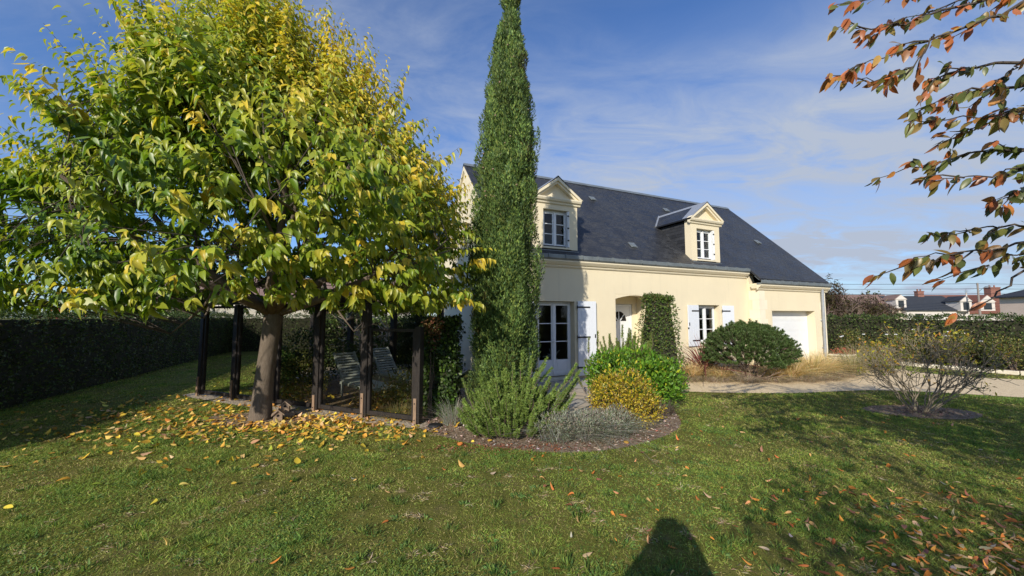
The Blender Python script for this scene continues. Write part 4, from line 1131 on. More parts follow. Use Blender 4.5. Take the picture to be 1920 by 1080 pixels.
for k in range(19):
    a = 2.4 * k; el = rng.uniform(.72, 1.45); d = (math.cos(a) * math.cos(el), math.sin(a) * math.cos(el) * .8, math.sin(el))
    branchy(b, rng, (.09 * math.cos(a), .07 * math.sin(a), -.03), d, rng.uniform(.46, .56), .0125, 4, tips, (2, 3), .17, .09, 4, .0034, 6, .72, .42)
b.build('stem', M['twig_olive'], t)
tp = np.array([q[0] for q in tips]); td = np.array([q[1] for q in tips])
wt = np.clip(.25 + .8 * (tp[:, 2] - 1.0) - .35 * tp[:, 0], .10, 1.0); k = rng.rand(len(tp)) < wt * .85
P = np.repeat(tp[k], 4, 0) + rng.normal(0, .04, (4 * k.sum(), 3)); n = len(P)
leafcloud('leaves', T_LEAF, P, rng.normal(0, .6, (n, 3)) + np.array([0, 0, .15]), rng.normal(size=(n, 3)) + np.array([0, 0, 1]), rng.uniform(.045, .085, n), rng.uniform(.02, .036, n),
          mixcol(rng, n, [(.44, .36, .03), (.22, .24, .03), (.50, .27, .04), (.28, .27, .04)], None, .15), M['leaf'], t)

# ------------------------------------------------------------------ hedges
def hedge(name, label, p0, p1, h, thick, dens, size, cols, probs, seed, asp=.5, face=(1, 1, 1)):
    rng = R(seed); p0 = np.array(p0, float); p1 = np.array(p1, float); L = np.linalg.norm(p1 - p0)
    u = (p1 - p0) / L; v = np.array([-u[1], u[0]])
    t = thing(name, label, 'hedge', ((p0[0] + p1[0]) / 2, (p0[1] + p1[1]) / 2, 0), math.atan2(u[1], u[0]))
    PP, OO = [], []
    for k, (a, o) in enumerate((((L, h), (0, -1, 0)), ((L, h), (0, 1, 0)), ((L, thick), (0, 0, 1)), ((thick, h), (-1, 0, 0)), ((thick, h), (1, 0, 0)))):
        n = int(a[0] * a[1] * dens * (face[0], face[1], face[2], 1, 1)[k]); s, q = rng.uniform(-.5, .5, n), rng.rand(n)
        if k < 2: P = np.column_stack([s * L, np.full(n, o[1] * thick / 2), q * h])
        elif k == 2: P = np.column_stack([s * L, (q - .5) * thick, np.full(n, h)])
        else: P = np.column_stack([np.full(n, o[0] * L / 2), s * thick, q * h])
        PP.append(P); OO.append(np.tile(np.array(o, float), (n, 1)))
    P = np.concatenate(PP); O = np.concatenate(OO); n = len(P)
    off = .045 * np.sin(P[:, 0] * 5.1 + P[:, 2] * 4) + .04 * np.sin(P[:, 0] * 11 - P[:, 2] * 8 + P[:, 1] * 6) - .14 * rng.rand(n) ** 2 + np.where(O[:, 2] > .5, .07 * rng.rand(n) ** 4, .02 * rng.normal(size=n))
    P = P + O * off[:, None]; P[:, 2] = np.maximum(P[:, 2], .015)
    A = O * .45 + rng.normal(0, .6, (n, 3)) + np.array([0, 0, .2]); Ls = rng.uniform(*size, n)
    leafcloud('foliage', T_LEAF, P, A, O + rng.normal(0, .5, (n, 3)), Ls, Ls * asp, mixcol(rng, n, cols, probs, .2), M['leaf_shrub'], t)
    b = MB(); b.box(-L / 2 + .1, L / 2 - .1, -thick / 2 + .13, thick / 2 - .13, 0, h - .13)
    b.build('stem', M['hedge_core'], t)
    return t
DK = [(.045, .075, .02), (.07, .105, .026), (.10, .14, .032), (.13, .11, .05)]
hedge('boxed_hedge', 'long dark clipped hedge bounding the left side of the lawn', (-8.1, 2.2), (-14.2, 18.6), 1.80, 1.1, 430, (.05, .085), DK, [.4, .34, .18, .08], 120, face=(.3, 1.0, 1) if False else (1, .5, 1))
hedge('boxed_hedge', 'dark clipped hedge closing the far end behind the patio', (-14.0, 18.9), (-3.9, 21.5), 1.75, 1.0, 230, (.06, .1), DK, [.4, .34, .18, .08], 121)
hedge('ivy_hedge', 'sunlit ivy hedge behind the sun loungers', (-6.6, 13.2), (-2.9, 14.4), 1.62, .7, 420, (.06, .1), [(.05, .085, .02), (.085, .13, .03), (.12, .165, .04)], None, 122, .8)
h0 = E0 + en * 2.3 + ev * -8.0; h1 = E1 + en * 2.3 + ev * 2.0
hedge('boxed_hedge', 'dark green clipped hedge behind the roses on the right boundary', tuple(h0), tuple(h1), 1.72, 1.1, 330, (.06, .10), DK, [.42, .34, .18, .06], 123)
rng = R(124)
for i in range(7):
    p = E0 + ev * (.9 + i * 1.28) + en * rng.uniform(.7, 1.2)
    t = leafy('rose_bush', ('rose bush nearest the planter', 'sparse rose bush beside the planter end of the bed', 'rose bush with white blooms behind the bare shrub', 'olive rose bush in the middle of the kerbed bed', 'wide rose bush right of the bare shrub', 'yellowing rose bush near the right frame edge', 'rose bush last in the row at right')[i], 'rose bush', (p[0], p[1], 0),
              [(0, 0, .62, .62, .6, .52), (rng.normal(0, .3), rng.normal(0, .2), .8, .4, .4, .42)], 1700, (.05, .08), .55,
              [(.08, .105, .025), (.13, .145, .035), (.20, .18, .04), (.18, .11, .05)], [.4, .3, .2, .1], 125 + i, .3, thick=(.45, 1.1), stem=(12, 1.0, .5, .010), group='rose bushes in the kerbed bed')
    n = (4, 3, 6, 3, 3, 2, 3)[i]; b = MB()
    for k in range(n):
        c = (rng.normal(0, .4), rng.normal(-.3, .2), rng.uniform(.8, 1.25))
        for j in range(6):
            a = j * 1.05; b.lathe([(.0, .0), (.022, .008), (.028, .03), (.012, .035)], (c[0] + .02 * math.cos(a), c[1] + .02 * math.sin(a), c[2]), 6)
    b.build('blossom', M['white'], t)
# planter with red flowers
t = thing('stone_planter', 'cream stone planter past the garage corner filled with red flowers', 'planter', (11.05, 12.75, 0), TH)
b = MB()
b.box(-.36, .36, -.20, .20, .0, .42); b.box(-.40, .40, -.24, .24, .421, .48)
b.build('box', M['plaster_pale'], t, bevel=.012)
t2 = leafy('red_begonia', 'red flowering bedding plant growing in the cream planter', 'plant', (11.05, 12.75, .46), [(0, 0, .05, .34, .2, .14)], 650, (.04, .07), .7, [(.42, .07, .05), (.30, .06, .04), (.10, .10, .03), (.36, .12, .08)], None, 140, .4, stem=(6, .12, .2, .006))

# ------------------------------------------------------------------ patio glass screen
posts = [(-6.84, 8.46), (-5.77, 8.03), (-4.66, 7.56), (-3.58, 7.15), (-2.54, 6.67), (-1.52, 6.26)]
gang = math.atan2(posts[-1][1] - posts[0][1], posts[-1][0] - posts[0][0])
t = thing('glass_screen', 'dark wooden windbreak with framed glass panes beside the patio', 'windbreak', (posts[0][0], posts[0][1], 0), gang)
gx = [math.hypot(p[0] - posts[0][0], p[1] - posts[0][1]) for p in posts]
TOPS = [1.98, 1.98, 1.98, 1.98, 1.98, 1.57]
for i, x in enumerate(gx):
    b = MB(); b.box(x - .055, x + .055, -.055, .055, .03, TOPS[i])
    po = b.build('post', M['wood_dark'], t, bevel=.006)
    f = MB(); f.box(x - .045, x + .012, -.078, -.0552, .0, .42 if i not in (3,) else .30)
    f.build('foot_batten', M['wood_foot'], po, bevel=.004)
    f = MB()
    for zz in (.08, .34): f.tube([(x - .016, -.0775, zz), (x - .016, -.085, zz)], .011, 8)
    f.build('bolt', M['iron'], po)
for i in range(5):
    a, c = gx[i] + .058, gx[i + 1] - .058; zt = 1.96 if i < 4 else 1.53
    b = MB()
    b.box(a, a + .055, -.03, .03, .06, zt); b.box(c - .055, c, -.03, .03, .06, zt); b.box(a + .055, c - .055, -.028, .028, .06, .13); b.box(a + .055, c - .055, -.028, .028, zt - .05, zt)
    fr = b.build('panel_frame', M['wood_dark'], t, bevel=.004)
    g = MB(); g.box(a + .056, c - .056, -.004, .004, .131, zt - .051); g.build('pane', M['glass_screen'], fr)
b = MB(); b.box(gx[0] - .2, gx[4] + .12, -.045, .045, 1.985, 2.08); b.build('top_rail', M['wood_dark'], t, bevel=.006)
# pergola frame standing behind it
pg = thing('pergola', 'dark timber pergola frame over the patio behind the glass screen', 'pergola', (-4.6, 11.3, 0), gang)
b0 = MB(); b0.box(-.07, .07, -.07, .07, 0, 2.2); first = None
for x, y in ((-1.8, 0), (-.25, 0), (1.35, 0), (2.9, 0)):
    if first is None: first = o = b0.build('post', M['wood_dark'], pg, bevel=.006)
    else: o = first.copy(); COL.objects.link(o); o.parent = pg
    o.location = (x, y, 0)
b = MB(); b.box(-2.4, 3.3, -.05, .05, 2.201, 2.34); b.build('beam', M['wood_dark'], pg, bevel=.006)

# loungers
def lounger(loc, rz, label):
    t = thing('sun_lounger', label, 'sun lounger', loc, rz, 'sun loungers on the patio')
    b = MB()        # x along the lounger, head at negative x
    for y in (-.29, .25): b.box(-.1, 1.35, y, y + .04, .27, .33)
    b.box(1.31, 1.35, -.25, .25, .272, .328)
    b.build('frame', M['lounger'], t, bevel=.008)
    s = MB()
    for k in range(15): s.box(-.02 + k * .09, .045 + k * .09, -.25, .25, .331, .345)
    s.build('seat', M['lounger'], t)
    Mx = Matrix.Translation((-.05, 0, .33)) @ Matrix.Rotation(rad(48), 4, 'Y')
    s = MB()
    for k in range(10): s.box(-.75 + k * .075, -.703 + k * .075, -.21, .21, .0, .018, M=Mx)
    for y in (-.25, .212): s.box(-.77, .0, y, y + .038, -.035, .022, M=Mx)
    s.build('backrest', M['lounger'], t, bevel=.004)
    first = None
    for x, y in ((1.25, -.27), (1.25, .27), (.0, -.27), (.0, .27)):
        k = MB(); k.tube([(x, y, .27), (x, y, .0)], [.025, .02], 8); k.build('leg', M['lounger'], t)
    return t
lounger((-3.48, 8.5, 0), rad(-42), 'grey slatted sun lounger with raised back nearer the glass')
lounger((-3.12, 9.8, 0), rad(-42), 'grey slatted sun lounger farther back, half hidden by a post')

# planting behind the glass
leafy('green_shrub', 'bright green leafy shrub behind the glass left of the mulberry trunk', 'shrub', (-4.95, 8.15, 0), [(0, 0, .5, .34, .4, .55)], 1500, (.05, .09), .5, [(.06, .125, .02), (.09, .17, .03), (.04, .08, .015)], None, 150, .2)
leafy('green_shrub', 'large dark shrub deeper behind the glass right of the mulberry trunk', 'shrub', (-5.1, 9.9, 0), [(0, 0, .7, .9, .7, .75)], 2600, (.05, .09), .5, [(.03, .055, .014), (.05, .08, .02)], None, 151, .3)
leafy('yellow_shrub', 'yellowish low shrub behind the glass just right of the mulberry trunk', 'shrub', (-4.4, 8.1, 0), [(0, 0, .45, .55, .35, .42)], 2000, (.03, .05), .5, [(.15, .14, .025), (.24, .19, .03), (.08, .09, .02)], None, 152, .2, mat='leaf')
leafy('green_shrub', 'sprawling dark shrub behind the last glass pane', 'shrub', (-1.95, 7.35, 0), [(0, 0, .42, .45, .35, .36)], 900, (.05, .09), .4, [(.06, .08, .02), (.10, .12, .025), (.16, .13, .03)], None, 153, .2, thick=(.4, 1.1))
leafy('green_shrub', 'dark low shrub behind the fourth glass pane at the foot of the lounger', 'shrub', (-2.6, 7.55, 0), [(0, 0, .16, .5, .3, .2)], 700, (.05, .09), .45, [(.05, .075, .018), (.09, .10, .025), (.20, .15, .035)], None, 158, .2, thick=(.4, 1.1))
leafy('green_shrub', 'small dark shrub behind the glass hidden partly by the trunk', 'shrub', (-4.8, 8.75, 0), [(0, 0, .5, .4, .35, .5)], 1300, (.05, .09), .45, [(.035, .06, .014), (.06, .085, .02)], None, 159, .2)
strands('low_sedge', 'pale arching sedge at the foot of the last glass pane', 'grass clump', (-2.05, 6.95, 0), 400, .5, .25, .007, [(.30, .27, .14), (.22, .24, .12), (.4, .3, .12)], None, 154, 1.6, rj=.9)
leafy('green_shrub', 'rounded green shrub behind the backrest of the nearer lounger', 'shrub', (-4.0, 11.0, 0), [(0, 0, .6, .9, .6, .5), (1.2, .3, .55, .8, .5, .45)], 2600, (.05, .09), .5, [(.05, .075, .018), (.09, .105, .02)], None, 155, .3)
CG = [(.03, .05, .02), (.04, .065, .024)]
cypress('conifer', 'dark conical evergreen at the back of the patio before the gable', (-2.85, 11.5, 0), [(0, .5), (.8, .6), (1.6, .55), (2.4, .35), (3.0, .05)], 150, 60, 156, CG, 0)
rng = R(157); t = thing('fig_tree', 'bare pale limbed small tree before the ivy hedge', 'tree', (-4.3, 12.3, 0)); b = MB(); tips = []
for k in range(5):
    a = 1.3 * k; branchy(b, rng, (.1 * math.cos(a), .1 * math.sin(a), -.02), (math.cos(a) * .4, math.sin(a) * .3, .9), .85, .045, 3, tips, (2, 3), .2, .03, 4, .008, 6, .7, .5)
b.build('trunk', M['twig_pale'], t)

# birdhouses against the trunk
def birdhouse(loc, rz, label, s=1.0, tilt=0):
    t = thing('birdhouse', label, 'birdhouse', loc, rz, 'birdhouses at the foot of the mulberry')
    t.scale = (s, s, s); t.rotation_euler = (tilt, 0, rz)
    b = MB(); b.prism([(-.065, 0), (.065, 0), (.065, .13), (0, .19), (-.065, .13)], -.06, .06, 'y'); b.build('body', M['birdwood'], t, bevel=.003)
    r = MB()
    for s_ in (-1, 1): r.prism([(0, .193), (0, .210), (s_ * .095, .122), (s_ * .089, .108)], -.085, .085, 'y')
    r.build('roof', M['birdwood'], t)
    h = MB(); h.tube([(0, -.0605, .11), (0, -.064, .11)], .021, 14); h.build('entrance_hole', M['hole'], t)
    return t
birdhouse((-3.88, 6.42, 0), rad(28), 'small weathered wooden birdhouse standing on the ground right of the trunk')
birdhouse((-3.90, 6.66, .10), rad(20), 'second birdhouse propped higher behind the front one', .95)
st = MB(); st.lathe([(0, 0), (.13, 0), (.14, .05), (.11, .098), (0, .1)], (0, 0, 0), 9); tag(st.build('stone', plain('grey_fieldstone', (.2, .17, .14), .9, .2, 12, .5, 30)), 'flat grey stone under the propped birdhouse', 'stone').location = (-3.9, 6.7, 0)
lm = MB(); lm.lathe([(0, 0), (.10, 0), (.11, .02), (.09, .045), (0, .05)], n=18)
lo = tag(lm.build('garden_light', M['iron']), 'small black disc garden light at the corner of the glass screen', 'garden light'); lo.location = (-1.22, 6.12, 0)
# ------------------------------------------------------------------ beyond the garden
def wallmat(name, c): return plain(name, c, .9, .06, 1.2, .1, 30, spec=.15)
M['far_cream'] = wallmat('far_cream_wall', (.62, .52, .42)); M['far_pink'] = wallmat('far_pinkish_wall', (.66, .52, .43)); M['far_white'] = wallmat('far_white_wall', (.60, .55, .50))
def farroof(name, a, b_, sc=3):
    m, nt, out = newmat(name)
    o = nt.nodes.new('ShaderNodeTexCoord').outputs['Object']
    f = noise(nt, sc, 6, .7, vec=o); f2 = noise(nt, .5, 4, .6, vec=o)
    w = N(nt, 'ShaderNodeTexWave', i_Scale=2.2, i_Distortion=1.5); w.bands_direction = 'Z'; nt.links.new(o, w.inputs['Vector'])
    c = mix(nt, f2, ramp(nt, f, [(.3, a), (.7, b_)]), tuple((x + y) / 2 for x, y in zip(a, b_)))
    finish(nt, out, mix(nt, .25, c, w.outputs['Color'], 'MULTIPLY'), .75, bump(nt, w.outputs['Fac'], .3, .03), spec=.25)
    return m
M['far_red'] = farroof('red_clay_tiles', (.17, .065, .045), (.27, .12, .08)); M['far_moss'] = farroof('lichened_tiles', (.17, .085, .065), (.33, .24, .20), 5); M['far_slate'] = farroof('far_slates', (.03, .035, .045), (.06, .065, .075))
M['brick'] = plain('chimney_brick', (.24, .11, .08), .9, .25, 5)
M['dark_window'] = plain('far_window_glass', (.03, .035, .04), .15, .2)
def far_house(label, loc, rz, w_, d, eave, ridge, wall, roof, chim=(), dorm=(), hip=0.0, win=()):
    t = thing('far_house', label, 'house', loc, rz)
    b = MB(); b.box(-w_ / 2, w_ / 2, -d / 2, d / 2, 0, eave)
    if not hip: b.prism([(-d / 2, eave + .001), (d / 2, eave + .001), (0, ridge - .1)], -w_ / 2 + .05, w_ / 2 - .05, 'x')
    b.build('wall', wall, t)
    r = MB(); e = .35
    ex, ey = w_ / 2 + e, d / 2 + e; hx = w_ / 2 + e - hip
    ze = eave - .12
    vs = [(-ex, -ey, ze), (ex, -ey, ze), (ex, ey, ze), (-ex, ey, ze), (-hx, 0, ridge), (hx, 0, ridge)]
    vs += [(x, y, z + .12) if i < 4 else (x, y, z + .14) for i, (x, y, z) in enumerate(vs)]
    F = [(6, 7, 11, 10), (8, 9, 10, 11), (0, 4, 5, 1), (2, 5, 4, 3), (0, 1, 7, 6), (2, 3, 9, 8), (1, 2, 8, 7), (3, 0, 6, 9)]
    if hip: F += [(7, 8, 11), (9, 6, 10), (1, 5, 2), (3, 4, 0)]
    else: F += [(1, 5, 11, 7), (5, 2, 8, 11), (3, 4, 10, 9), (4, 0, 6, 10)]
    r.add(vs, F); rf = r.build('roof', roof, t)
    for x, y, s, h in chim:
        c = MB(); c.box(x - s, x + s, y - s * .7, y + s * .7, ridge - 1.2, ridge + h); c.box(x - s - .06, x + s + .06, y - s * .7 - .06, y + s * .7 + .06, ridge + h, ridge + h + .12)
        for k in (-.5, .5): c.tube([(x + k * s, y, ridge + h + .12), (x + k * s, y, ridge + h + .5)], .11, 8)
        c.build('chimney', M['brick'], rf)
    sl = (ridge - eave) / (d / 2 + e)
    for x, z0, dw, dh in dorm:
        yf = -(ridge - z0) / sl; c = MB()
        c.box(x - dw / 2, x + dw / 2, yf - .1, yf + 2.2, z0, z0 + dh); c.prism([(x - dw / 2 - .12, z0 + dh), (x + dw / 2 + .12, z0 + dh), (x, z0 + dh + dw * .5)], yf - .2, yf + 2.6, 'y')
        do_ = c.build('dormer', M['far_white'], t)
        q = MB(); q.box(x - dw * .27, x + dw * .27, yf - .13, yf - .102, z0 + .2, z0 + dh - .15); q.build('window', M['dark_window'], do_)
        q = MB()
        for s_ in (-1, 1): q.prism([(x, z0 + dh + dw * .5 + .08), (x, z0 + dh + dw * .5 + .01), (x + s_ * (dw / 2 + .2), z0 + dh - .02), (x + s_ * (dw / 2 + .2), z0 + dh + .06)], yf - .1, yf + 2.6, 'y')
        q.build('dormer_roof', roof, do_)
    for x, z0, ww, hh in win:
        q = MB(); q.box(x - ww / 2, x + ww / 2, -d / 2 - .03, -d / 2 - .002, z0, z0 + hh); q.build('window', M['dark_window'], t)
    return t
far_house('far house with lichened reddish roof and a small white dormer', (58.5, 70, 0), rad(-6), 18, 9, 2.9, 5.5, M['far_cream'], M['far_moss'], (), ((8.2, 3.0, 1.6, 1.5),))
far_house('far house with dark slate roof, white dormer and brick chimney', (71.6, 68, 0), rad(-4), 9.8, 9, 2.7, 5.15, M['far_white'], M['far_slate'], ((1.5, 0, .5, .9),), ((3.6, 2.5, 1.7, 1.6),), win=((-3, .8, 1.2, 1.3),))
far_house('far house with red clay roof and a white dormer beside the lamp pole', (83.4, 70, 0), rad(-5), 15.5, 10, 2.2, 5.45, M['far_white'], M['far_red'], ((5.0, 0, .8, 1.4),), ((-1.0, 2.6, 2.3, 1.5),))
far_house('pink walled house with dark hipped roof at the right frame edge', (55.5, 31.0, 0), rad(-3), 20, 8, 3.5, 5.4, M['far_pink'], M['far_slate'], (), (), 4.5)
far_house('pale house beyond the left hedge behind the mulberry', (-20, 36, 0), rad(8), 22, 9, 3.1, 5.2, M['far_white'], M['far_moss'], (), (), win=((-6, .9, 1.2, 1.3), (4, .9, 1.2, 1.3)))
# utility pole, lamp and lines
px = (74.0, 60.0)
t = thing('utility_pole', 'grey utility pole with a curved street lamp arm before the red roof', 'utility pole', (px[0], px[1], 0))
b = MB(); b.tube([(0, 0, -.3), (0, 0, 6.95)], [.16, .11], 8); b.box(-.06, .06, -.12, .12, 6.6, 6.75); b.build('mast', M['twig_grey'], t)
b = MB(); b.tube([(.1, 0, 5.55), (.7, 0, 6.05), (1.3, 0, 6.35)], .04, 6); b.build('arm', M['zinc'], t)
b = MB(); b.prism([(1.2, 6.30), (1.3, 6.42), (2.0, 6.50), (2.1, 6.44), (1.9, 6.36)], -.14, .14, 'y'); b.build('lamp_head', M['zinc'], t)
wm = plain('cable_black', (.03, .03, .035), .6, .1)
for lab, z, k in (('topmost overhead cable running to the utility pole', 6.85, .5), ('upper of two lower overhead cables', 6.05, .4), ('lowest of the overhead cables', 5.25, .4)):
    b = MB(); pts = []
    for i in range(25):
        s = i / 24; x = 20 + (74 - 20) * s; y = 52 + (60 - 52) * s; pts.append((x, y, z - .35 + .35 * s - k * 4 * s * (1 - s) * .5))
    for i in range(1, 16):
        s = i / 15; pts.append((74 + 45 * s, 60 + 6 * s, z + .5 * s - k * 4 * s * (1 - s) * .4))
    b.tube(pts, .03, 4); tag(b.build('overhead_cable', wm), lab, 'cable', 'overhead cables')
t = thing('antenna_mast', 'thin white antenna mast between the slate and red roofs', 'antenna', (76.9, 64, 0)); b = MB(); b.tube([(0, 0, 0), (0, 0, 5.6)], .09, 6); b.build('mast', M['far_white'], t)
b = MB(); b.tube([(0, 0, 5.6), (0, 0, 6.2)], .04, 6); b.box(-.35, .35, -.03, .03, 5.9, 5.96); b.box(-.2, .2, -.03, .03, 5.7, 5.76); b.build('aerial', M['zinc'], t)

def far_tree(name, label, loc, h, r, n, ls, cols, seed, cz=.62, thick=(.2, 1.05), depth=4, twig='twig_brown', rz=.42, group=None, bare=False):
    rng = R(seed); t = thing(name, label, 'tree', loc, 0, group); b = MB(); tips = []
    for k in range(6 if bare else 4):
        a = 1.7 * k; branchy(b, rng, (.15 * math.cos(a), .15 * math.sin(a), -.05), (math.cos(a) * .45, math.sin(a) * .45, 1), h * .34, .02 + .006 * h, depth, tips, (2, 4), .15, .06, 3, .006, 4, .66, .42)
    b.build('trunk', M[twig], t)
    P, O = blob_points(rng, [(0, 0, h * cz, r, r, h * rz), (r * .4, -r * .2, h * cz * 1.05, r * .6, r * .6, h * rz * .75), (-r * .45, 0, h * cz * .9, r * .6, r * .6, h * rz * .7)], n, thick, .2)
    m = len(P); L = rng.uniform(*ls, m)
    if n: leafcloud('crown', T_LEAF, P, rng.normal(size=(m, 3)) + np.array([0, 0, .5]), O + rng.normal(0, .5, (m, 3)), L, L * (.028 if bare else .55), mixcol(rng, m, cols, None, .2), M['straw' if bare else 'leaf_shrub'], t)
    return t
BR = [(.20, .14, .11), (.26, .19, .15), (.15, .12, .08), (.17, .16, .06)]
far_tree('bare_tree', 'brown leafless tree just right of the house corner', (17.6, 21.5, 0), 3.7, 1.15, 3500, (.2, .5), BR, 160, bare=True)
far_tree('bare_tree', 'leafless greenish brown thicket tree beside the house corner', (16.2, 22.5, 0), 3.3, 1.3, 3500, (.2, .45), [(.14, .15, .06), (.2, .17, .09), (.16, .12, .08)], 161, bare=True)
far_tree('bare_tree', 'lower brown leafless tree farther right over the hedge', (20.6, 22.5, 0), 2.9, 1.3, 3500, (.2, .5), BR, 162, bare=True, rz=.36)
far_tree('bare_tree', 'brown bushy tree hiding the lichened roof', (26.0, 27.5, 0), 2.8, 1.6, 3000, (.2, .5), BR, 163, bare=True, rz=.34)
far_tree('dome_tree', 'rounded olive tree crown above the far lichened roof', (79, 84, 0), 6.6, 3.2, 1400, (.5, .9), [(.10, .11, .04), (.15, .14, .05), (.12, .09, .05)], 164)
for i, (x, y, h, r, lab) in enumerate(((-26, 26, 4.2, 2.6, 'green tree beyond the left hedge near the frame edge'), (-21, 24, 3.6, 2.2, 'green tree beyond the left hedge'), (-14, 30, 4.0, 2.4, 'green tree in front of the pale house'))):
    far_tree('leafy_tree', lab, (x, y, 0), h, r, 1800, (.16, .3), [(.06, .09, .03), (.09, .12, .035), (.14, .12, .04)], 166 + i)
for i, (x, y, lab) in enumerate(((-13.6, 11.2, 'red leaved bush peeping over the left hedge'), (-12.4, 10.6, 'second red leaved bush peeping over the left hedge'))):
    leafy('red_bush', lab, 'shrub', (x, y, 0), [(0, 0, 1.7, .35, .3, .25)], 260, (.05, .1), .6, [(.45, .06, .05), (.35, .08, .05), (.12, .1, .03)], None, 170 + i, .3, stem=(5, 1.6, .2, .012))

# ------------------------------------------------------------------ cherry tree reaching in from the right
def cherry():
    rng = R(180)
    t = thing('cherry_tree', 'cherry tree whose bronze and orange leaved branches reach in at the right', 'tree', (5.6, 1.3, 0))
    org = np.array([5.6, 1.3, 0]); b = MB(); tips = []
    b.tube([(0, 0, -.05), (0, 0, .1), (.02, 0, .9), (0, .03, 1.7)], [.24, .19, .16, .15], 12)
    BRS = [[(3.41, 2.3, 3.9), (2.42, 2.2, 3.55), (2.2, 2.2, 3.50), (1.99, 2.2, 3.51)], [(3.43, 2.2, 3.8), (3.02, 2.2, 3.61), (2.61, 2.2, 3.45), (2.34, 2.2, 3.36), (2.04, 2.2, 3.24)],
           [(2.56, 2.2, 3.43), (2.46, 2.2, 3.27), (2.2, 2.2, 3.16), (1.98, 2.2, 3.19)], [(3.37, 2.35, 3.24), (2.9, 2.3, 3.17), (2.71, 2.25, 3.11), (2.45, 2.2, 2.98)], [(3.34, 2.1, 2.98), (3.0, 2.1, 2.95), (2.69, 2.1, 2.89), (2.30, 2.1, 2.87)],
           [(3.33, 2.3, 2.79), (3.0, 2.3, 2.79), (2.65, 2.3, 2.71), (2.27, 2.3, 2.60)], [(3.33, 2.0, 2.81), (2.76, 2.0, 2.55), (2.6, 2.0, 2.50), (2.31, 2.0, 2.49)], [(3.27, 2.2, 2.24), (3.0, 2.2, 2.28), (2.77, 2.2, 2.27), (2.56, 2.2, 2.23)],
           [(3.27, 2.0, 2.24), (2.69, 2.0, 2.13), (2.38, 2.0, 2.08), (2.14, 2.0, 2.06)], [(3.26, 2.2, 2.23), (2.99, 2.2, 2.0), (2.79, 2.2, 1.86), (2.56, 2.2, 1.75)], [(3.4, 2.5, 3.5), (3.1, 2.5, 3.45), (2.85, 2.45, 3.33), (2.7, 2.4, 3.2)],
           [(3.5, 2.1, 3.45), (3.2, 2.1, 3.35), (2.95, 2.1, 3.22), (2.82, 2.1, 3.1)], [(3.5, 2.2, 2.55), (3.2, 2.2, 2.55), (3.0, 2.2, 2.48), (2.85, 2.2, 2.4)], [(3.5, 2.4, 3.95), (3.15, 2.4, 3.9), (2.85, 2.4, 3.8), (2.62, 2.4, 3.74)],
           [(3.3, 2.2, 4.1), (2.7, 2.2, 3.86), (2.3, 2.2, 3.72), (2.12, 2.2, 3.68)], [(3.5, 2.3, 3.0), (3.2, 2.3, 3.02), (2.95, 2.3, 2.95), (2.75, 2.3, 2.86)],
           [(3.5, 2.3, 2.1), (3.25, 2.3, 2.16), (3.05, 2.3, 2.12), (2.9, 2.3, 2.05)]]
    P_, A_, N_, L_, C_ = [], [], [], [], []
    cols = np.array([(.09, .115, .03), (.15, .17, .04), (.24, .16, .045), (.34, .11, .04), (.52, .16, .045), (.44, .27, .07)])
    def leaves(path, step, warm, size=(.056, .098)):
        path = np.array(path); seg = np.linalg.norm(np.diff(path, axis=0), axis=1); tot = seg.sum(); n = max(2, int(tot / step))
        u = np.sort(rng.uniform(.0, 1, n)) * tot; cum = np.concatenate([[0], np.cumsum(seg)])
        for q in list(u) + [tot] * 3:
            i = min(np.searchsorted(cum, q, 'right') - 1, len(seg) - 1); f = (q - cum[i]) / seg[i]
            p = path[i] * (1 - f) + path[i + 1] * f; T = nrm(path[i + 1] - path[i])
            tip = q / tot
            A = T * .55 + np.array([-.15, 0, -.62]) + rng.normal(0, .38, 3)
            P_.append(p + rng.normal(0, .008, 3)); A_.append(A); N_.append(rng.normal(0, .6, 3) + np.array([0, -.5, .55])); L_.append(rng.uniform(*size))
            w_ = np.clip(warm + .35 * (tip - .5) + rng.normal(0, .25), 0, .999) * 5; k = int(w_)
            C_.append((cols[k] * (1 - (w_ - k)) + cols[min(k + 1, 5)] * (w_ - k)) * (1 + rng.normal(0, .12)))
    for k, br in enumerate(BRS):
        q = [np.array(p) - org for p in br]
        root = np.array([-.05, .05, 1.7 + .5 * rng.rand()]) if br[0][2] > 2.9 else np.array([0, .04, 1.45 + .3 * rng.rand()])
        if k == 2: root = q[0] - np.array([-.02, 0, -.03])
        mid = root * .45 + q[0] * .55 + np.array([.0, .0, .25 if k != 2 else 0])
        # a smooth path through the points
        pts = []
        src = [root, mid] + q
        for i in range(len(src) - 1):
            for s in np.linspace(0, 1, 4, endpoint=False): pts.append(src[i] * (1 - s) + src[i + 1] * s + rng.normal(0, .008, 3))
        pts.append(src[-1])
        n = len(pts); b.tube(pts, list(np.interp(np.linspace(0, 1, n), [0, .35, .6, 1], [.026, .011, .0062, .002]) if k != 2 else np.linspace(.0055, .002, n)), 6)
        leaves(q[:1] + q, .036, .50 if k in (0, 1, 2) else .27) if k != 9 else leaves(q[2:], .12, .85)
        if k not in (9,):
            for j in range(4):          # short side twigs
                i = rng.randint(1, len(q)); f = rng.rand(); p = q[i - 1] * (1 - f) + q[i] * f
                e = p + nrm(q[i] - q[i - 1]) * rng.uniform(.10, .22) + np.array([0, rng.normal(0, .05), rng.uniform(-.10, .05)])
                b.tube([p, (p + e) / 2 + rng.normal(0, .01, 3), e], [.005, .004, .002], 5); leaves([p, e], .05, .45 if k < 3 else .26)
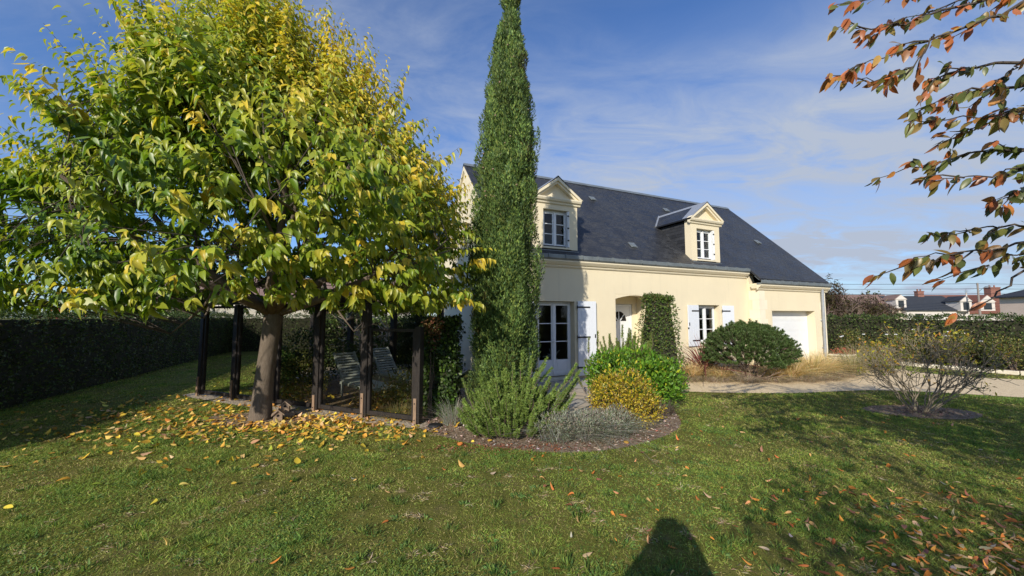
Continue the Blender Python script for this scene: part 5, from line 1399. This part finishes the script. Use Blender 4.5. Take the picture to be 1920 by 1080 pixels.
    # rest of the crown, unseen, with leaf clouds placed to shade the lawn
    for k in range(12):
        a = -1.7 + .24 * k; el = rng.uniform(.45, 1.2); q_ = MB(); branchy(q_, rng, (0, 0, 1.6), (math.cos(a) * math.cos(el), math.sin(a) * math.cos(el), math.sin(el)), 1.0, .06, 3, tips, (2, 3), .15, .05, 4, .006, 6, .75, .5)
        W = np.array(q_.v) + org
        if not ((np.abs(W[:, 0]) < 1.42 * W[:, 1] + .1) & (W[:, 1] > 0) & (W[:, 2] - 1.75 < .9 * W[:, 1] + .1)).any(): b.add(q_.v, q_.f)
    b.build('trunk', M['bark_dark'], t, smooth=True)
    m = 15000; d = rdir(rng, m); r = rng.uniform(.3, 1.0, m) ** .6
    P = np.array([-.6, -.7, 3.05]) + d * np.array([3.4, 2.0, .95]) * r[:, None] * (1 + .12 * np.sin(d[:, 0] * 9 + d[:, 2] * 7))[:, None]
    d2 = rdir(rng, 3200); P = np.concatenate([P, np.array([-4.3, -4.3, 3.0]) + d2 * np.array([1.9, 1.4, .7]) * (rng.uniform(.2, 1, 3200) ** .5)[:, None]])
    b.tube([(-.05, 0, 1.7), (-1.6, -1.2, 2.7), (-3.2, -3.0, 3.0), (-4.6, -4.6, 3.1)], [.06, .045, .03, .01], 7)
    clump = np.sin(P[:, 0] * 3.1) + np.sin(P[:, 1] * 3.7 + 1) + np.sin(P[:, 2] * 3.3 + P[:, 0] * 1.7)
    W = P + org; fr = (np.abs(W[:, 0]) < 1.40 * np.maximum(W[:, 1], 0) + .15) & (W[:, 1] > -.1) & (W[:, 2] - 1.75 < .9 * W[:, 1] + .25)
    P = P[(clump > -.7) & ~fr & (P[:, 2] > 2.1)]
    for p in P:
        P_.append(p); A_.append(rng.normal(0, .5, 3) + np.array([0, 0, -.6])); N_.append(rng.normal(0, .6, 3) + np.array([0, 0, .7])); L_.append(rng.uniform(.07, .11)); C_.append(cols[rng.randint(6)])
    P_, A_, N_, L_, C_ = map(np.array, (P_, A_, N_, L_, C_))
    leafcloud('crown', T_OVAL, P_, A_, N_, L_, L_ * rng.uniform(.38, .48, len(L_)), np.clip(C_, .01, .9), M['leaf_cherry'], t, smooth=True)
M['leaf_cherry'] = leafmat('leaf_cherry', .30, .38, .5, (1.05, 1.1, 1.25))
cherry()

# ------------------------------------------------------------------ the photographer, whose shadow falls on the lawn
def person():
    t = thing('person', 'standing person in dark coat holding a phone, seen as the shadow on the lawn', 'person', (-.10, -.30, 0))
    t.scale = (1.05, 1.05, 1.05)
    J = {'pelvis': (0, 0, .95), 'belly': (0, 0, 1.10), 'chest': (0, .0, 1.32), 'neckb': (0, .0, 1.47), 'neck': (0, .01, 1.53), 'chin': (0, .03, 1.60), 'head': (0, .02, 1.70), 'crown': (0, .01, 1.77)}
    r = {'pelvis': (.175, .13), 'belly': (.21, .135), 'chest': (.25, .15), 'neckb': (.21, .13), 'neck': (.11, .10), 'chin': (.066, .075), 'head': (.078, .098), 'crown': (.05, .06)}
    ed = [('pelvis', 'belly'), ('belly', 'chest'), ('chest', 'neckb'), ('neckb', 'neck'), ('neck', 'chin'), ('chin', 'head'), ('head', 'crown')]
    for s, k in ((-1, 'l'), (1, 'r')):
        J[k + 'sh'] = (s * .19, 0, 1.45); J[k + 'el'] = (s * .30, .08, 1.30); J[k + 'wr'] = (s * .15 + .085, .17, 1.56); J[k + 'pm'] = (s * .105 + .09, .20, 1.63)
        r[k + 'sh'] = (.095, .085); r[k + 'el'] = (.062, .062); r[k + 'wr'] = (.029, .029); r[k + 'pm'] = (.034, .02)
        J[k + 'hip'] = (s * .095, 0, .88); J[k + 'kn'] = (s * .105, .02, .50); J[k + 'an'] = (s * .11, -.02, .10); J[k + 'to'] = (s * .13, .14, .045)
        r[k + 'hip'] = (.088, .09); r[k + 'kn'] = (.058, .06); r[k + 'an'] = (.042, .045); r[k + 'to'] = (.045, .038)
        ed += [('chest', k + 'sh'), (k + 'sh', k + 'el'), (k + 'el', k + 'wr'), (k + 'wr', k + 'pm'), ('pelvis', k + 'hip'), (k + 'hip', k + 'kn'), (k + 'kn', k + 'an'), (k + 'an', k + 'to')]
        for i in range(4):
            J[k + 'f%da' % i] = (s * .100 + .092, .190 + .016 * i, 1.665); J[k + 'f%db' % i] = (s * .085 + .092, .195 + .016 * i, 1.69 - .004 * i); 
            r[k + 'f%da' % i] = (.0085, .0085); r[k + 'f%db' % i] = (.0075, .0075); ed += [(k + 'pm', k + 'f%da' % i), (k + 'f%da' % i, k + 'f%db' % i)]
        J[k + 'th'] = (s * .08 + .092, .195, 1.645); r[k + 'th'] = (.0095, .0095); ed.append((k + 'pm', k + 'th'))
    names = list(J); me = D.meshes.new('body'); me.from_pydata([J[k] for k in names], [(names.index(a), names.index(c)) for a, c in ed], [])
    o = link('body', me, t)
    m = o.modifiers.new('skin', 'SKIN'); sv = me.skin_vertices[0].data
    for i, k in enumerate(names): sv[i].radius = r[k]
    sv[0].use_root = True
    s = o.modifiers.new('sub', 'SUBSURF'); s.levels = 1; s.render_levels = 1
    me.materials.append(plain('dark_clothes', (.05, .055, .07), .9, .2))
    h = MB(); h.lathe([(.0, .115), (.05, .105), (.09, .07), (.112, .02), (.125, -.05), (.15, -.12), (.20, -.19), (.25, -.27), (.27, -.36)], (0, -.012, 1.70), 18); h.build('shadow_hood', plain('dark_hood', (.05, .05, .06), .85, .2), t, smooth=True)  # unseen, flared wide to fill the gaps in the cast shadow
    f = MB(); f.lathe([(0, -.012), (.010, -.006), (.012, .0), (.007, .02), (0, .03)], (0, .118, 1.675), 8)
    for s_ in (-1, 1): f.lathe([(0, -.01), (.010, 0), (0, .01)], (s_ * .032, .098, 1.705), 8); f.lathe([(0, -.03), (.012, -.01), (.015, .015), (0, .03)], (s_ * .085, .0, 1.69), 8)
    f.build('face', plain('skin', (.5, .33, .25), .5, .05), t, smooth=True)
    ph = MB(); ph.box(-.078, .078, -.0085, 0, -.036, .036)
    p = tag(ph.build('phone', M['iron'], bevel=.003), 'black phone held in both hands by the standing person', 'phone'); p.location = (0, -.018, 1.735)
person()

# ------------------------------------------------------------------ sky, sun, camera
EL, AZ = rad(25.5), rad(21.5)           # light travels towards (sin AZ, cos AZ)
w_ = D.worlds.new('World'); SC.world = w_; w_.use_nodes = True
nt = w_.node_tree; nt.nodes.clear()
sky = nt.nodes.new('ShaderNodeTexSky'); sky.sky_type = 'NISHITA'; sky.sun_disc = False
sky.sun_elevation = EL; sky.sun_rotation = math.pi + AZ; sky.altitude = 100; sky.air_density = 1.1; sky.dust_density = .3; sky.ozone_density = 4.0
tc = nt.nodes.new('ShaderNodeTexCoord'); sp = nt.nodes.new('ShaderNodeSeparateXYZ'); nt.links.new(tc.outputs['Generated'], sp.inputs[0])
zc = math_(nt, 'MAXIMUM', sp.outputs['Z'], 0.0)
den = math_(nt, 'ADD', zc, .16)
cb = nt.nodes.new('ShaderNodeCombineXYZ')
nt.links.new(math_(nt, 'DIVIDE', sp.outputs['X'], den), cb.inputs[0]); nt.links.new(math_(nt, 'DIVIDE', sp.outputs['Y'], den), cb.inputs[1])
mp = nt.nodes.new('ShaderNodeMapping'); mp.inputs['Rotation'].default_value = (0, 0, rad(-28)); mp.inputs['Scale'].default_value = (1.0, 1.9, 1); mp.inputs['Location'].default_value = (3.3, 1.4, 0)
nt.links.new(cb.outputs[0], mp.inputs[0]); cv = mp.outputs[0]
big = noise(nt, .62, 3, .5, vec=cv, dist=.3); det = noise(nt, 2.4, 8, .62, vec=cv, dist=.8); fine = noise(nt, 9, 6, .65, vec=cv, dist=.5, stretch=(1, 1, 1))
c1 = math_(nt, 'MULTIPLY', ramp(nt, big, [(.34, (0, 0, 0)), (.60, (1, 1, 1))]), ramp(nt, det, [(.32, (0, 0, 0)), (.70, (1, 1, 1))]))
c1 = math_(nt, 'MULTIPLY', c1, math_(nt, 'ADD', math_(nt, 'MULTIPLY', fine, .7), .45))
# more veil low down and towards the right
rt = math_(nt, 'ADD', math_(nt, 'MULTIPLY', sp.outputs['X'], .9), .48, True)
veil = math_(nt, 'MULTIPLY', ramp(nt, zc, [(.0, (.6, .6, .6)), (.12, (1, 1, 1)), (.40, (.75, .75, .75)), (.62, (.0, .0, .0))]), math_(nt, 'ADD', math_(nt, 'MULTIPLY', det, 1.3), .05, True))
veil = math_(nt, 'MULTIPLY', veil, rt)
fac = math_(nt, 'ADD', math_(nt, 'MULTIPLY', c1, .68), math_(nt, 'MULTIPLY', veil, 1.1), True)
col = mix(nt, fac, mix(nt, 1.0, sky.outputs[0], (.80, 1.02, 1.36), 'MULTIPLY'), (3.8, 4.35, 5.4))
bg = N(nt, 'ShaderNodeBackground', i_Strength=.105); nt.links.new(col, bg.inputs[0])
wo_ = nt.nodes.new('ShaderNodeOutputWorld'); nt.links.new(bg.outputs[0], wo_.inputs[0])

sd = D.lights.new('Sun', 'SUN'); sd.energy = 4.4; sd.angle = rad(.53); sd.color = (1, .93, .80)
so = D.objects.new('Sun', sd); COL.objects.link(so)
dv = Vector((math.sin(AZ) * math.cos(EL), math.cos(AZ) * math.cos(EL), -math.sin(EL)))
so.rotation_euler = dv.to_track_quat('-Z', 'Y').to_euler(); so.location = (-5, -12, 12)

cd = D.cameras.new('Camera'); cd.sensor_width = 36; cd.lens = 36 * 710 / 1920; cd.clip_start = .03; cd.clip_end = 2000
co = D.objects.new('Camera', cd); COL.objects.link(co); co.location = (0, 0, 1.75)
co.rotation_euler = (math.pi / 2 + math.atan((592 - 540) / 710), 0, 0)
SC.camera = co
SC.view_settings.view_transform = 'Standard'; SC.view_settings.look = 'None'; SC.view_settings.exposure = .22; SC.view_settings.gamma = 1
SC.cycles.max_bounces = 8; SC.cycles.transparent_max_bounces = 16
SC.cycles.use_denoising = True
